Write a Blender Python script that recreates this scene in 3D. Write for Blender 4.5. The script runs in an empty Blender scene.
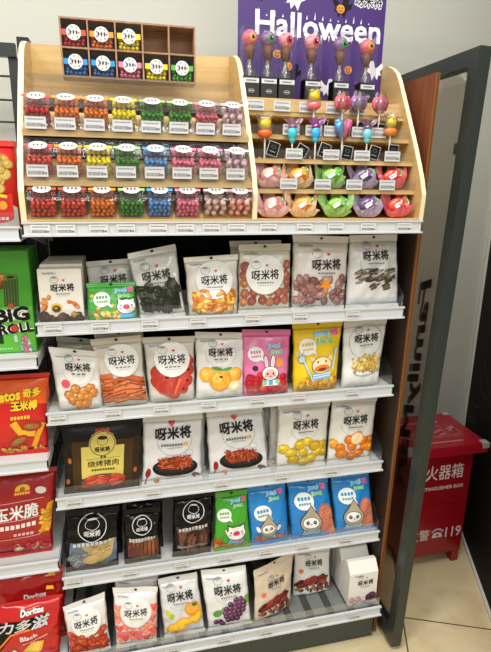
import bpy, bmesh, math, random
from mathutils import Vector, Matrix
from mathutils.geometry import tessellate_polygon
PI = math.pi
scene = bpy.context.scene
COL = scene.collection

# ------------------------------------------------------------------ materials
def lin(c):
    return tuple(((v/12.92) if v <= .04045 else ((v+.055)/1.055)**2.4) for v in [x/255 for x in c])
MATS = {}
def mat(c, rough=.45, metal=0., spec=.5, bump=0., coat=0.):
    """plain procedural paint / print / plastic"""
    key = (c, rough, metal, spec, bump, coat)
    if key in MATS: return MATS[key]
    m = bpy.data.materials.new('paint_%d_%d_%d' % c); m.use_nodes = True
    nt = m.node_tree; b = nt.nodes['Principled BSDF']
    b.inputs['Base Color'].default_value = (*lin(c), 1)
    b.inputs['Roughness'].default_value = rough
    b.inputs['Metallic'].default_value = metal
    b.inputs['Specular IOR Level'].default_value = spec
    b.inputs['Coat Weight'].default_value = coat
    if bump:
        n = nt.nodes.new('ShaderNodeTexNoise'); n.inputs['Scale'].default_value = 55
        tc = nt.nodes.new('ShaderNodeTexCoord'); nt.links.new(tc.outputs['Object'], n.inputs['Vector'])
        bp = nt.nodes.new('ShaderNodeBump'); bp.inputs['Strength'].default_value = bump; bp.inputs['Distance'].default_value = .004
        nt.links.new(n.outputs['Fac'], bp.inputs['Height']); nt.links.new(bp.outputs['Normal'], b.inputs['Normal'])
    MATS[key] = m; return m
def film(c, rough=.28):  return mat(c, rough, 0, .25 if sum(c) < 150 else .6, .25)
def clear(name, tint=(235, 238, 240), gloss=.12, rough=.06, haze=0.0, fac=.55):
    key = ('clear', name)
    if key in MATS: return MATS[key]
    m = bpy.data.materials.new(name); m.use_nodes = True; nt = m.node_tree; nt.nodes.clear()
    o = nt.nodes.new('ShaderNodeOutputMaterial'); t = nt.nodes.new('ShaderNodeBsdfTransparent')
    g = nt.nodes.new('ShaderNodeBsdfGlossy'); g.inputs['Roughness'].default_value = rough
    t.inputs['Color'].default_value = (*lin(tint), 1)
    lw = nt.nodes.new('ShaderNodeLayerWeight'); lw.inputs['Blend'].default_value = .3
    mm = nt.nodes.new('ShaderNodeMath'); mm.operation = 'MULTIPLY_ADD'
    nt.links.new(lw.outputs['Fresnel'], mm.inputs[0]); mm.inputs[1].default_value = fac; mm.inputs[2].default_value = gloss*.3
    mx = nt.nodes.new('ShaderNodeMixShader'); nt.links.new(mm.outputs[0], mx.inputs[0])
    src = t.outputs[0]
    if haze:
        d = nt.nodes.new('ShaderNodeBsdfDiffuse'); d.inputs['Color'].default_value = (*lin(tint), 1)
        m2 = nt.nodes.new('ShaderNodeMixShader'); m2.inputs[0].default_value = haze
        nt.links.new(t.outputs[0], m2.inputs[1]); nt.links.new(d.outputs[0], m2.inputs[2]); src = m2.outputs[0]
    nt.links.new(src, mx.inputs[1]); nt.links.new(g.outputs[0], mx.inputs[2])
    nt.links.new(mx.outputs[0], o.inputs['Surface']); MATS[key] = m; return m
def wood(name, c1, c2, scale=(3, 30, 3), rough=.45, spec=.4):
    m = bpy.data.materials.new(name); m.use_nodes = True; nt = m.node_tree; b = nt.nodes['Principled BSDF']
    tc = nt.nodes.new('ShaderNodeTexCoord'); mp = nt.nodes.new('ShaderNodeMapping'); mp.inputs['Scale'].default_value = scale
    n = nt.nodes.new('ShaderNodeTexNoise'); n.inputs['Scale'].default_value = 3; n.inputs['Detail'].default_value = 6; n.inputs['Distortion'].default_value = .6
    r = nt.nodes.new('ShaderNodeValToRGB'); r.color_ramp.elements[0].color = (*lin(c1), 1); r.color_ramp.elements[1].color = (*lin(c2), 1)
    r.color_ramp.elements[0].position = .3; r.color_ramp.elements[1].position = .7
    nt.links.new(tc.outputs['Object'], mp.inputs[0]); nt.links.new(mp.outputs[0], n.inputs['Vector']); nt.links.new(n.outputs['Fac'], r.inputs[0])
    nt.links.new(r.outputs[0], b.inputs['Base Color']); b.inputs['Roughness'].default_value = rough; b.inputs['Specular IOR Level'].default_value = spec
    return m
M_BIRCH = wood('birch_plywood', (198, 164, 104), (214, 184, 126), (2, 3, 26))
M_BIRCH_H = wood('birch_plywood_shelf', (196, 162, 102), (214, 184, 128), (2, 24, 24))
M_EDGE = mat((236, 222, 180), .4)
M_BROWN = wood('red_brown_veneer', (112, 60, 34), (134, 76, 46), (20, 20, 1.2), .5)
M_BROWNEDGE = mat((132, 84, 36), .4)
M_WHITE = mat((206, 207, 206), .4)
M_LIP = mat((206, 208, 210), .35)
M_BLACK = mat((14, 14, 14), .5)
M_BACK = mat((20, 18, 17), .7, 0, .15)
M_FRAME = mat((46, 52, 48), .35)
M_ACR = clear('clear_acrylic', (250, 250, 250), .1)
M_ACRH = clear('hazy_acrylic', (251, 252, 252), .08, .08, .012, .35)
M_BOXC = clear('clear_box_plastic', (254, 254, 254), .05, .05, .012, .28)
M_GLASS = clear('panel_glass', (250, 246, 240), .06, .02)
M_WRAP = clear('cellophane', (251, 249, 251), .4, .12, .03)
WH = (236, 236, 232)

# ------------------------------------------------------------------ object helpers
def link(name, bm, mats, parent=None, smooth=False, loc=None):
    me = bpy.data.meshes.new(name); bm.normal_update(); bm.to_mesh(me); bm.free()
    if not isinstance(mats, (list, tuple)): mats = [mats]
    for m in mats: me.materials.append(m)
    if smooth:
        for p in me.polygons: p.use_smooth = True
    o = bpy.data.objects.new(name, me); COL.objects.link(o)
    if loc is not None: o.location = loc
    if parent is not None: o.parent = parent
    return o
def thing(name, label, cat, loc=(0, 0, 0), group=None, rot=(0, 0, 0)):
    o = bpy.data.objects.new(name, None); COL.objects.link(o); o.empty_display_size = .05
    o.location = loc; o.rotation_euler = rot
    return tag(o, label, cat, group)
def tag(o, label, cat, group=None):
    o['label'] = label; o['category'] = cat
    if group: o['group'] = group
    return o
def struct(o): o['kind'] = 'structure'; return o
def dup(root, loc, label=None, group=None, rot=None):
    r = root.copy(); COL.objects.link(r); r.location = loc
    if rot is not None: r.rotation_euler = rot
    if label: r['label'] = label
    if group: r['group'] = group
    for ch in root.children:
        c = ch.copy(); COL.objects.link(c); c.parent = r
        for g in ch.children:
            d = g.copy(); COL.objects.link(d); d.parent = c
    return r
def box(bm, x0, y0, z0, x1, y1, z1, mi=0, M=None):
    vs = [bm.verts.new((x, y, z)) for x in (x0, x1) for y in (y0, y1) for z in (z0, z1)]
    if M is not None:
        for v in vs: v.co = M @ v.co
    for f in ((0, 1, 3, 2), (4, 6, 7, 5), (0, 4, 5, 1), (2, 3, 7, 6), (0, 2, 6, 4), (1, 5, 7, 3)):
        q = bm.faces.new([vs[i] for i in f]); q.material_index = mi
    return vs
def B(*boxes):
    bm = bmesh.new()
    for b in boxes: box(bm, *b)
    return bm
def prism(bm, pts, axis, a, b, mi=0, mi_rim=None):
    """extrude polygon pts along axis ('x': pts are (y,z); 'z': pts are (x,y); 'y': pts are (x,z))"""
    def P(p, t): return {'x': (t, p[0], p[1]), 'y': (p[0], t, p[1]), 'z': (p[0], p[1], t)}[axis]
    A = [bm.verts.new(P(p, a)) for p in pts]; C = [bm.verts.new(P(p, b)) for p in pts]; n = len(pts)
    f = bm.faces.new(A); f.material_index = mi; f = bm.faces.new(C[::-1]); f.material_index = mi
    for i in range(n):
        f = bm.faces.new((A[i], C[i], C[(i+1) % n], A[(i+1) % n])); f.material_index = mi if mi_rim is None else mi_rim
    bmesh.ops.recalc_face_normals(bm, faces=bm.faces)
def cyl(bm, p0, p1, r0, r1=None, n=12, mi=0):
    r1 = r0 if r1 is None else r1
    p0, p1 = Vector(p0), Vector(p1); d = (p1-p0); L = d.length; q = d.to_track_quat('Z', 'Y').to_matrix().to_4x4()
    k = bmesh.ops.create_cone(bm, cap_ends=True, segments=n, radius1=r0, radius2=r1, depth=L, matrix=Matrix.Translation((p0+p1)/2) @ q)
    for v in k['verts']:
        for f in v.link_faces: f.material_index = mi
def ball(bm, c, r, sx=1, sy=1, sz=1, sub=2, mi=0, R=None):
    M = Matrix.Translation(c) @ (R or Matrix.Identity(4)) @ Matrix.Diagonal((sx, sy, sz, 1))
    k = bmesh.ops.create_icosphere(bm, subdivisions=sub, radius=r, matrix=M)
    for v in k['verts']:
        for f in v.link_faces: f.material_index = mi

# ------------------------------------------------------------------ printed artwork
TXT = {}
def text_shape(s, bold=0., shear=0.):
    key = (s, bold, shear)
    if key in TXT: return TXT[key]
    cu = bpy.data.curves.new('t', 'FONT'); cu.body = s; cu.size = 1; cu.align_x = 'CENTER'; cu.align_y = 'CENTER'
    cu.resolution_u = 2; cu.offset = bold; cu.shear = shear; cu.fill_mode = 'FRONT'
    ob = bpy.data.objects.new('t', cu); COL.objects.link(ob)
    dg = bpy.context.evaluated_depsgraph_get(); dg.update()
    me = ob.evaluated_get(dg).to_mesh()
    vs = [(v.co.x, v.co.y) for v in me.vertices]; fs = [tuple(p.vertices) for p in me.polygons]
    ob.evaluated_get(dg).to_mesh_clear()
    bpy.data.objects.remove(ob); bpy.data.curves.remove(cu)
    if vs:
        x0 = min(v[0] for v in vs); x1 = max(v[0] for v in vs); y0 = min(v[1] for v in vs); y1 = max(v[1] for v in vs)
        vs = [(v[0]-(x0+x1)/2, v[1]-(y0+y1)/2) for v in vs]; TXT[key] = (vs, fs, x1-x0, y1-y0)
    else: TXT[key] = ([], [], 1, 1)
    return TXT[key]

class Art:
    """collects flat shapes (metres, u right, v up) and lays them on a surface function"""
    def __init__(s): s.items = []; s.rough = .35
    def poly(s, pts, c, h=.5):
        fs = tessellate_polygon([[Vector((p[0], p[1], 0)) for p in pts]])
        s.items.append((list(pts), [tuple(f) for f in fs], c, h)); return s
    def rect(s, x0, y0, x1, y1, c, h=.5): return s.poly([(x0, y0), (x1, y0), (x1, y1), (x0, y1)], c, h)
    def ell(s, cx, cy, rx, ry, c, h=.6, rot=0, n=18, a0=0, a1=360, rnd=None):
        full = (a1-a0 == 360); k = n if full else n+1
        ca, sa = math.cos(rot), math.sin(rot); rings = []
        ang = [math.radians(a0+(a1-a0)*i/n) for i in range(k)]
        jit = [1+(rnd.uniform(-.1, .1) if rnd else 0) for _ in ang]
        vs = [(cx, cy)]
        for f in (.5, 1):
            for a, j in zip(ang, jit):
                x, y = rx*f*j*math.cos(a), ry*f*j*math.sin(a); vs.append((cx+x*ca-y*sa, cy+x*sa+y*ca))
        fs = []
        for i in range(n):
            j = (i+1) % k
            fs.append((0, 1+i, 1+j)); fs.append((1+i, 1+k+i, 1+k+j, 1+j))
        s.items.append((vs, fs, c, h)); return s
    def ring(s, cx, cy, rx, ry, w, c, h=.8, n=28, a0=0, a1=360):
        vs = []; fs = []; full = a1-a0 == 360; k = n if full else n+1
        for i in range(k):
            a = math.radians(a0+(a1-a0)*i/n)
            vs += [(cx+rx*math.cos(a), cy+ry*math.sin(a)), (cx+(rx-w)*math.cos(a), cy+(ry-w)*math.sin(a))]
        for i in range(n):
            j = (i+1) % k; fs.append((2*i, 2*j, 2*j+1, 2*i+1))
        s.items.append((vs, fs, c, h)); return s
    def line(s, pts, w, c, h=.9):
        vs = []; fs = []
        for i, p in enumerate(pts):
            a = pts[max(i-1, 0)]; b = pts[min(i+1, len(pts)-1)]; dx, dy = b[0]-a[0], b[1]-a[1]; L = math.hypot(dx, dy) or 1
            nx, ny = -dy/L*w/2, dx/L*w/2; vs += [(p[0]+nx, p[1]+ny), (p[0]-nx, p[1]-ny)]
        for i in range(len(pts)-1): fs.append((2*i, 2*i+1, 2*i+3, 2*i+2))
        s.items.append((vs, fs, c, h)); return s
    def text(s, t, cx, cy, w, c, h=1.2, bold=.02, rot=0, shear=0, hscale=None, outline=None, ow=.05):
        """w = total width in metres; hscale = glyph height in metres"""
        if outline is not None: s.text(t, cx, cy, w*1.0, outline, h-.25, bold+ow, rot, shear, hscale)
        vs, fs, W, H = text_shape(t, 0., shear); k = w/(W+2*bold); kv = (hscale/(H+2*bold)) if hscale else k; ca, sa = math.cos(rot), math.sin(rot)
        n = 0 if bold <= 0 else (4 if bold < .05 else 8); shifts = [(0, 0)]+[(bold*math.cos(2*PI*(q+.5)/n), bold*math.sin(2*PI*(q+.5)/n)) for q in range(n)]
        for q, (dx, dy) in enumerate(shifts):
            s.items.append(([(cx+(x+dx)*k*ca-(y+dy)*kv*sa, cy+(x+dx)*k*sa+(y+dy)*kv*ca) for x, y in vs], fs, c, h+q*.012))
        return s
    def dashes(s, cx, cy, w, n, ht, c, h=1.1, rot=0):
        """a row of illegibly small characters, each a tiny block"""
        for i in range(n):
            x = (i-(n-1)/2)*w/n; s.rect(cx+x-w/n*.36, cy+x*math.tan(rot)-ht/2, cx+x+w/n*.36, cy+x*math.tan(rot)+ht/2, c, h)
        return s
    def heart(s, cx, cy, r, c, h=1.3):
        pts = []
        for i in range(20):
            t = 2*PI*i/20; pts.append((cx+r*math.sin(t)**3, cy+r*(.81*math.cos(t)-.31*math.cos(2*t)-.12*math.cos(3*t)-.05*math.cos(4*t))))
        return s.poly(pts, c, h)
    def pieces(s, rnd, x0, y0, x1, y1, n, rx, ry, cols, shape='ell', h=.6, keep=None, rot=None, hi=True):
        for i in range(n):
            for _ in range(12):
                x, y = rnd.uniform(x0, x1), rnd.uniform(y0, y1)
                if keep is None or keep(x, y): break
            c = rnd.choice(cols); a = rnd.uniform(0, PI) if rot is None else rot+rnd.uniform(-.35, .35); hh = h+i*.035
            dark = tuple(int(v*.72) for v in c); lite = tuple(min(255, int(v*1.12+14)) for v in c)
            k = rnd.uniform(.85, 1.15)
            if shape == 'ell':
                s.ell(x, y, rx*k, ry*k, dark, hh, a, 11, rnd=rnd); s.ell(x-.0006, y+.0009, rx*k*.86, ry*k*.84, c, hh+.02, a, 10)
                if hi: s.ell(x-rx*.2, y+ry*.3, rx*k*.35, ry*k*.3, lite, hh+.03, a, 8)
            else:
                ca, sa = math.cos(a), math.sin(a)
                for f, cc, d in ((1, dark, 0), (.78, c, .02)):
                    s.poly([(x+ca*u*rx*k*f-sa*v*ry*k*f, y+sa*u*rx*k*f+ca*v*ry*k*f) for u, v in ((-1, -1), (1, -1), (1, 1), (-1, 1))], cc, hh+d)
        return s
    def build(s, name, parent, S, maxedge=.0075, rough=None, back=False):
        bm = bmesh.new(); mats = []; idx = {}
        for vs, fs, c, h in s.items:
            if c not in idx: idx[c] = len(mats); mats.append(mat(c, rough or s.rough, 0, .25 if sum(c) < 150 else .5))
            b2 = bmesh.new(); V = [b2.verts.new((x, y, h*.001)) for x, y in vs]
            for f in fs:
                if len(set(f)) >= 3:
                    try: b2.faces.new([V[i] for i in f])
                    except ValueError: pass
            for _ in range(4):
                le = [e for e in b2.edges if e.calc_length() > maxedge]
                if not le: break
                bmesh.ops.subdivide_edges(b2, edges=le, cuts=1)
                bmesh.ops.triangulate(b2, faces=[f for f in b2.faces if len(f.verts) > 4])
            b2.verts.index_update(); NV = [bm.verts.new(S(v.co.x, v.co.y, v.co.z)) for v in b2.verts]
            for f in b2.faces:
                try: q = bm.faces.new([NV[v.index] for v in f.verts]); q.material_index = idx[c]; q.smooth = True
                except ValueError: pass
            b2.free()
        return link(name, bm, mats, parent)

# ------------------------------------------------------------------ bag builder
class Bag:
    def __init__(s, name, label, cat, P, D=.016, style='pouch', colour=WH, seal=.09, group=None, seed=1, rough=.28, sealcol=None, hole=True, wr=1.):
        BL, BR, TL, TR = [Vector(p) for p in P]
        base = (BL+BR)/2; s.root = thing(name, label, cat, base, group)
        s.BL, s.BR, s.TL, s.TR = BL-base, BR-base, TL-base, TR-base
        s.w = ((BR-BL).length+(TR-TL).length)/2; s.h = ((TL-BL).length+(TR-BR).length)/2
        s.N = (s.BR-s.BL).cross(s.TL-s.BL).normalized()
        if s.N.y > 0: s.N = -s.N
        s.D = D; s.style = style; s.seal = seal; s.seed = seed; r = random.Random(seed)
        s.ph = [r.uniform(0, 6.28) for _ in range(8)]; s.wr = wr
        m = film(colour, rough); ms = film(sealcol, rough) if sealcol else m
        b0 = .0 if style == 'pouch' else .06; t1 = 1-seal
        s.grid('pouch', b0, t1, 22, 24, m, True)
        s.sealstrip('top_seal', t1, 1., ms, hole)
        if style != 'pouch': s.sealstrip('bottom_seal', 0, b0, ms, False)
    def bulge(s, a, t):
        u = abs(2*a-1); e = max(0, 1-u**2.4)**.62
        T = 1-s.seal
        if s.style == 'pouch':
            k = min(1, max(0, t)/.10); g = (.35+.65*math.sin(k*PI/2))*max(0, 1-(t/T))**.7*1.15
            g = g if t > 0 else .3
        else:
            q = min(1, max(0, (t-.06)/(T-.06))); g = math.sin(PI*q)**.55 if 0 < q < 1 else 0
        p = s.ph
        w = (.5*math.sin(11*a+p[0]+4*t)+.5*math.sin(17*t+p[1]-6*a)+.45*math.sin(23*a-13*t+p[2]))*.0014*s.wr
        edge = math.exp(-((1-u)/.16))*.0022*math.sin(t*40+p[3]+(3 if a > .5 else 0))*s.wr
        return s.D*e*g, (w+edge)*min(1, e*2)*min(1, g*3)
    def pt(s, a, t):
        # gentle irregular outline
        p = s.ph; da = (.006*math.sin(9*t+p[4])+.004*math.sin(23*t+p[5]))*(1 if a < .5 else -1)*abs(2*a-1)**3
        a2 = a+da+(.012 if a < .5 else -.012)*abs(2*a-1)**3*math.sin(PI*min(1, max(0, t)))
        return (s.BL*(1-a2)+s.BR*a2)*(1-t)+(s.TL*(1-a2)+s.TR*a2)*t
    def S(s, u, v, off=0.):
        a = .5+u/s.w; t = v/s.h; a = min(.995, max(.005, a)); d, w = s.bulge(a, t)
        return s.pt(a, t)+s.N*(d+w+off+.0004+.0003*s.wr)
    def grid(s, name, t0, t1, nx, ny, m, closed):
        bm = bmesh.new(); F = []; K = []
        for j in range(ny+1):
            t = t0+(t1-t0)*j/ny; rf = []; rb = []
            for i in range(nx+1):
                a = i/nx; d, w = s.bulge(a, t); p = s.pt(a, t)
                vf = bm.verts.new(p+s.N*(d+w)); rf.append(vf)
                rb.append(vf if i in (0, nx) else bm.verts.new(p-s.N*(d*.8+.0008)))
            F.append(rf); K.append(rb)
        for j in range(ny):
            for i in range(nx):
                bm.faces.new((F[j][i], F[j][i+1], F[j+1][i+1], F[j+1][i]))
                bm.faces.new([v for k, v in enumerate((K[j][i], K[j+1][i], K[j+1][i+1], K[j][i+1]))])
        for R0, R1 in ((F[0], K[0]), (F[-1], K[-1])):
            for i in range(nx):
                vs = []
                for v in (R0[i], R0[i+1], R1[i+1], R1[i]):
                    if v not in vs: vs.append(v)
                if len(vs) > 2:
                    try: bm.faces.new(vs)
                    except ValueError: pass
        bmesh.ops.recalc_face_normals(bm, faces=bm.faces)
        return link(name, bm, m, s.root, True)
    def sealstrip(s, name, t0, t1, m, hole):
        bm = bmesh.new(); nx = 26; ny = 5; G = [[], []]
        for q, sg in enumerate((1, -1)):
            for j in range(ny+1):
                t = t0+(t1-t0)*j/ny; row = []
                for i in range(nx+1):
                    a = i/nx; wob = .0016*math.sin(7*a+s.ph[6])*min(1, (abs(t-.5)*2))+(.0003*(j % 2))
                    row.append(bm.verts.new(s.pt(a, t)+s.N*(wob+sg*.0007)))
                G[q].append(row)
        for q in (0, 1):
            for j in range(ny):
                for i in range(nx):
                    f = (G[q][j][i], G[q][j][i+1], G[q][j+1][i+1], G[q][j+1][i]); bm.faces.new(f if q == 0 else f[::-1])
        R = lambda g: [g[0][i] for i in range(nx+1)]+[g[j][nx] for j in range(1, ny+1)]+[g[ny][i] for i in range(nx-1, -1, -1)]+[g[j][0] for j in range(ny-1, 0, -1)]
        a, b = R(G[0]), R(G[1])
        for i in range(len(a)): bm.faces.new((a[i], b[i], b[(i+1) % len(a)], a[(i+1) % len(a)]))
        if hole:
            c = s.pt(.5, (t0+t1)/2+.01); ux = (s.TR-s.TL).normalized(); uy = (s.TL-s.BL).normalized()
            vs = [bm.verts.new(c+s.N*.0026+ux*.0042*math.cos(k*PI/6)+uy*.0030*math.sin(k*PI/6)) for k in range(12)]
            f = bm.faces.new(vs); f.material_index = 1
        link(name, bm, [m, M_BLACK], s.root, False)
    def art(s, name, A, **k):
        f = PRINT_SCALE.get(s.seed, 1) if name == 'food_picture' else 1
        if f != 1:
            cy = s.h*.30; m = s.w*.485
            A.items = [([(max(-m, min(m, x*f)), max(.004, cy+(y-cy)*f)) for x, y in vs], fs, c, h) for vs, fs, c, h in A.items]
        return A.build(name, s.root, s.S, **k)
PRINT_SCALE = {28: 1.18, 29: 1.2, 30: 1.1, 33: 1.25, 35: 1.1, 36: 1.25, 38: 1.08, 40: 1.08, 44: 1.25, 45: 1.25, 58: 1.12, 59: 1.1}

def logo(A, cx, cy, w, col=(28, 26, 26), face=True, heart=(214, 40, 48), h=2.6, rot=.03, sub=(120, 116, 112), nsub=7, icon_col=None):
    """brush lettering with the little face and heart above"""
    A.text('呀米将', cx, cy, w, col, h, .026, rot, 0, w*.36)
    if face:
        ic = icon_col or (110, 110, 108); fx, fy, r = cx-w*.33, cy+w*.36, w*.15
        A.ring(fx, fy, r*1.15, r, .0009, ic, h); A.ell(fx, fy+r*.62, r*.8, r*.26, (150, 156, 152) if icon_col is None else icon_col, h+.1, 0, 12)
        A.line([(fx-r*.5, fy-r*.05), (fx-r*.2, fy-r*.05)], .0008, ic, h+.1); A.line([(fx+r*.2, fy-r*.05), (fx+r*.5, fy-r*.05)], .0008, ic, h+.1)
    if heart: A.heart(cx+w*.06, cy+w*.33, w*.058, heart, h+.1)
    if nsub: A.dashes(cx, cy-w*.28, w*.62, nsub, w*.045, sub, h); A.dashes(cx, cy-w*.37, w*.5, 12, w*.018, (170, 168, 164), h)

# ==================================================================== ROOM
def floor_material():
    m = bpy.data.materials.new('cream_floor_tiles'); m.use_nodes = True; nt = m.node_tree; b = nt.nodes['Principled BSDF']
    tc = nt.nodes.new('ShaderNodeTexCoord'); mp = nt.nodes.new('ShaderNodeMapping')
    a = math.radians(-22.6); T = .8
    # one tile corner lies at (1.024, .077)
    mp.vector_type = 'TEXTURE'; mp.inputs['Location'].default_value = (1.024, .077, 0); mp.inputs['Rotation'].default_value = (0, 0, a); mp.inputs['Scale'].default_value = (T, T, T)
    nt.links.new(tc.outputs['Object'], mp.inputs[0])
    sp = nt.nodes.new('ShaderNodeSeparateXYZ'); nt.links.new(mp.outputs[0], sp.inputs[0])
    def grout(ch):
        w = nt.nodes.new('ShaderNodeMath'); w.operation = 'WRAP'; w.inputs[1].default_value = -.5; w.inputs[2].default_value = .5
        nt.links.new(sp.outputs[ch], w.inputs[0]); ab = nt.nodes.new('ShaderNodeMath'); ab.operation = 'ABSOLUTE'; nt.links.new(w.outputs[0], ab.inputs[0])
        l = nt.nodes.new('ShaderNodeMath'); l.operation = 'LESS_THAN'; l.inputs[1].default_value = .0028; nt.links.new(ab.outputs[0], l.inputs[0]); return l
    g1, g2 = grout('X'), grout('Y'); mx = nt.nodes.new('ShaderNodeMath'); mx.operation = 'MAXIMUM'
    nt.links.new(g1.outputs[0], mx.inputs[0]); nt.links.new(g2.outputs[0], mx.inputs[1])
    n = nt.nodes.new('ShaderNodeTexNoise'); n.inputs['Scale'].default_value = 7; n.inputs['Detail'].default_value = 7; n.inputs['Distortion'].default_value = 1.2
    nt.links.new(tc.outputs['Object'], n.inputs['Vector'])
    r = nt.nodes.new('ShaderNodeValToRGB'); r.color_ramp.elements[0].position = .3; r.color_ramp.elements[1].position = .7
    r.color_ramp.elements[0].color = (*lin((206, 184, 138)), 1); r.color_ramp.elements[1].color = (*lin((222, 205, 166)), 1)
    nt.links.new(n.outputs['Fac'], r.inputs[0])
    mc = nt.nodes.new('ShaderNodeMixRGB'); nt.links.new(mx.outputs[0], mc.inputs[0]); nt.links.new(r.outputs[0], mc.inputs[1]); mc.inputs[2].default_value = (*lin((84, 70, 54)), 1)
    nt.links.new(mc.outputs[0], b.inputs['Base Color']); b.inputs['Roughness'].default_value = .3
    return m
def wall_material(name, c):
    m = bpy.data.materials.new(name); m.use_nodes = True; nt = m.node_tree; b = nt.nodes['Principled BSDF']
    n = nt.nodes.new('ShaderNodeTexNoise'); n.inputs['Scale'].default_value = 2; r = nt.nodes.new('ShaderNodeValToRGB')
    r.color_ramp.elements[0].color = (*lin(tuple(v-4 for v in c)), 1); r.color_ramp.elements[1].color = (*lin(c), 1)
    nt.links.new(n.outputs['Fac'], r.inputs[0]); nt.links.new(r.outputs[0], b.inputs['Base Color']); b.inputs['Roughness'].default_value = .7
    return m
struct(link('floor', B((-2.6, -4.5, -.05, 2.6, .65, 0)), floor_material()))
struct(link('wall_back', B((-2.6, .57, 0, 1.75, .65, 2.8)), wall_material('grey_wall_paint', (206, 206, 194))))
# black oblique wall with faint chalk drawing, white strip at its foot
wa = Vector((1.564, .612)); wb = Vector((1.172, -.312)); wd = (wb-wa).normalized(); wn = Vector((wd.y, -wd.x))
if wn.x < 0: wn = -wn
bm = bmesh.new(); prism(bm, [tuple(wa), tuple(wb), tuple(wb+wn*.08), tuple(wa+wn*.08)], 'z', 0, 2.8)
A = Art(); r = random.Random(4); ch = (62, 60, 56)
o = struct(link('wall_right', bm, M_BACK))
for k in range(9):
    u0 = .14+.025*k+r.uniform(-.02, .02); v0 = .30+.1*k+r.uniform(-.03, .03)
    A.line([(u0+.05*math.cos(a/4)*(1+.1*k), v0+.06*math.sin(a/5+k)+a*.008) for a in range(14)], .003, ch, .8)
for k in range(5): A.line([(.10+.02*k+.01*math.sin(a), .18+.03*k+a*.022) for a in range(12)], .0025, ch, .9)
def SW(u, v, off): p = wa+wd*u-wn*off; return Vector((p.x, p.y, v))
A.build('chalk_drawing', o, SW, .03, rough=.8)
bm = bmesh.new(); prism(bm, [tuple(wa-wn*.001), tuple(wb-wn*.001), tuple(wb-wn*.010), tuple(wa-wn*.010)], 'z', 0, .012)
struct(link('baseboard_right', bm, mat((216, 212, 200), .4)))
bm = bmesh.new(); q0 = wa+wd*.045; q1 = wa+wd*.065
prism(bm, [tuple(q0-wn*.001), tuple(q1-wn*.001), tuple(q1-wn*.012), tuple(q0-wn*.012)], 'z', .012, 2.8)
struct(link('trim_1', bm, mat((214, 214, 204), .4)))

# ==================================================================== GONDOLA
gf = thing('shelving_frame', 'black back panel and uprights of the main snack shelving', 'shelving', (0, .42, 0))
def ch(name, bm, m, root, **k):
    bmesh.ops.translate(bm, verts=bm.verts, vec=-Vector(root.location)); return link(name, bm, m, root, **k)
ch('back_panel', B((-.005, .405, .05, .9, .415, 1.27)), M_BACK, gf)
ch('upright', B((-.036, .385, 0, -.008, .425, 1.70)), M_BLACK, gf)
ch('upright', B((.9005, .385, 0, .922, .425, 1.60)), M_BLACK, gf)
bp_ = thing('base_plinth', 'dark grey metal plinth on the floor under the lowest snack shelf', 'plinth', (.446, .2, 0)); ch('plinth_box', B((.0, .035, 0, .893, .383, .098)), mat((62, 68, 62), .5), bp_)
ch('plinth_top', B((.0, .030, .098, .893, .383, .106)), mat((50, 54, 50), .5), bp_)

LY = [0, .043, .06, .077, .059, .008]; LZ = [1.247, 1.024, .799, .557, .333, .106]
names = ['top', 'second', 'third', 'fourth', 'fifth', 'bottom']
shelf_lab = ['white metal shelf carrying the wooden candy display at the top', 'white shelf holding dried fruit, seaweed and seed bags under the display',
             'white shelf with nut, apricot, bunny and duck bags', 'white shelf with grilled pork and shredded meat bags',
             'white shelf with black jerky bags and blue cartoon bags', 'lowest grey ribbed shelf with citrus, grape and white carton']
def shelf(k, x0, x1, y, z, label, guard=True, side=True, ridges=False, prefix='snack_shelf'):
    t = thing(prefix, label, 'shelf', (x0, y, z))
    W = x1-x0
    link('shelf_board', B((.002, .004, .012, W-.002, .382-y, .024)), M_WHITE if not ridges else mat((120, 122, 120), .4), t)
    bm = B((0, 0, 0, W, .004, .030), (0, -.006, 0, W, 0, .004), (0, -.003, .026, W, 0, .030), (0, .0, .0, .003, .10, .024), (W-.003, 0, 0, W, .10, .024))
    link('price_rail', bm, M_LIP, t)
    if ridges:
        bm = bmesh.new()
        for i in range(14): box(bm, .03+i*.064, .01, .024, .052+i*.064, .38-y, .0255)
        link('board_ridges', bm, mat((66, 68, 68), .4), t)
    if guard:
        link('front_guard', B((.004, .006, .026, W-.004, .008, .056)), M_ACRH, t)
        if side:
            bm = bmesh.new(); prism(bm, [(.006, .026), (.24, .026), (.24, .095), (.05, .095), (.006, .06)], 'x', W-.004, W-.002); link('side_guard', bm, M_ACRH, t)
            bm = bmesh.new(); prism(bm, [(.006, .026), (.24, .026), (.24, .095), (.05, .095), (.006, .06)], 'x', .002, .004); link('side_guard', bm, M_ACRH, t)
    for sx in () if z < .2 else ((.004, .010), (W-.010, W-.004)):
        bm = bmesh.new(); prism(bm, [(.05, .012), (.382-y, .012), (.382-y, -.05)], 'x', sx[0], sx[1]); link('bracket', bm, M_WHITE, t)
    return t
for k in range(6):
    if k == 0: shelf(k, 0, .9, LY[0], LZ[0], shelf_lab[0], guard=False)
    else: shelf(k, 0, .9, LY[k], LZ[k], shelf_lab[k], side=k < 5, ridges=k == 5)

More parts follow.
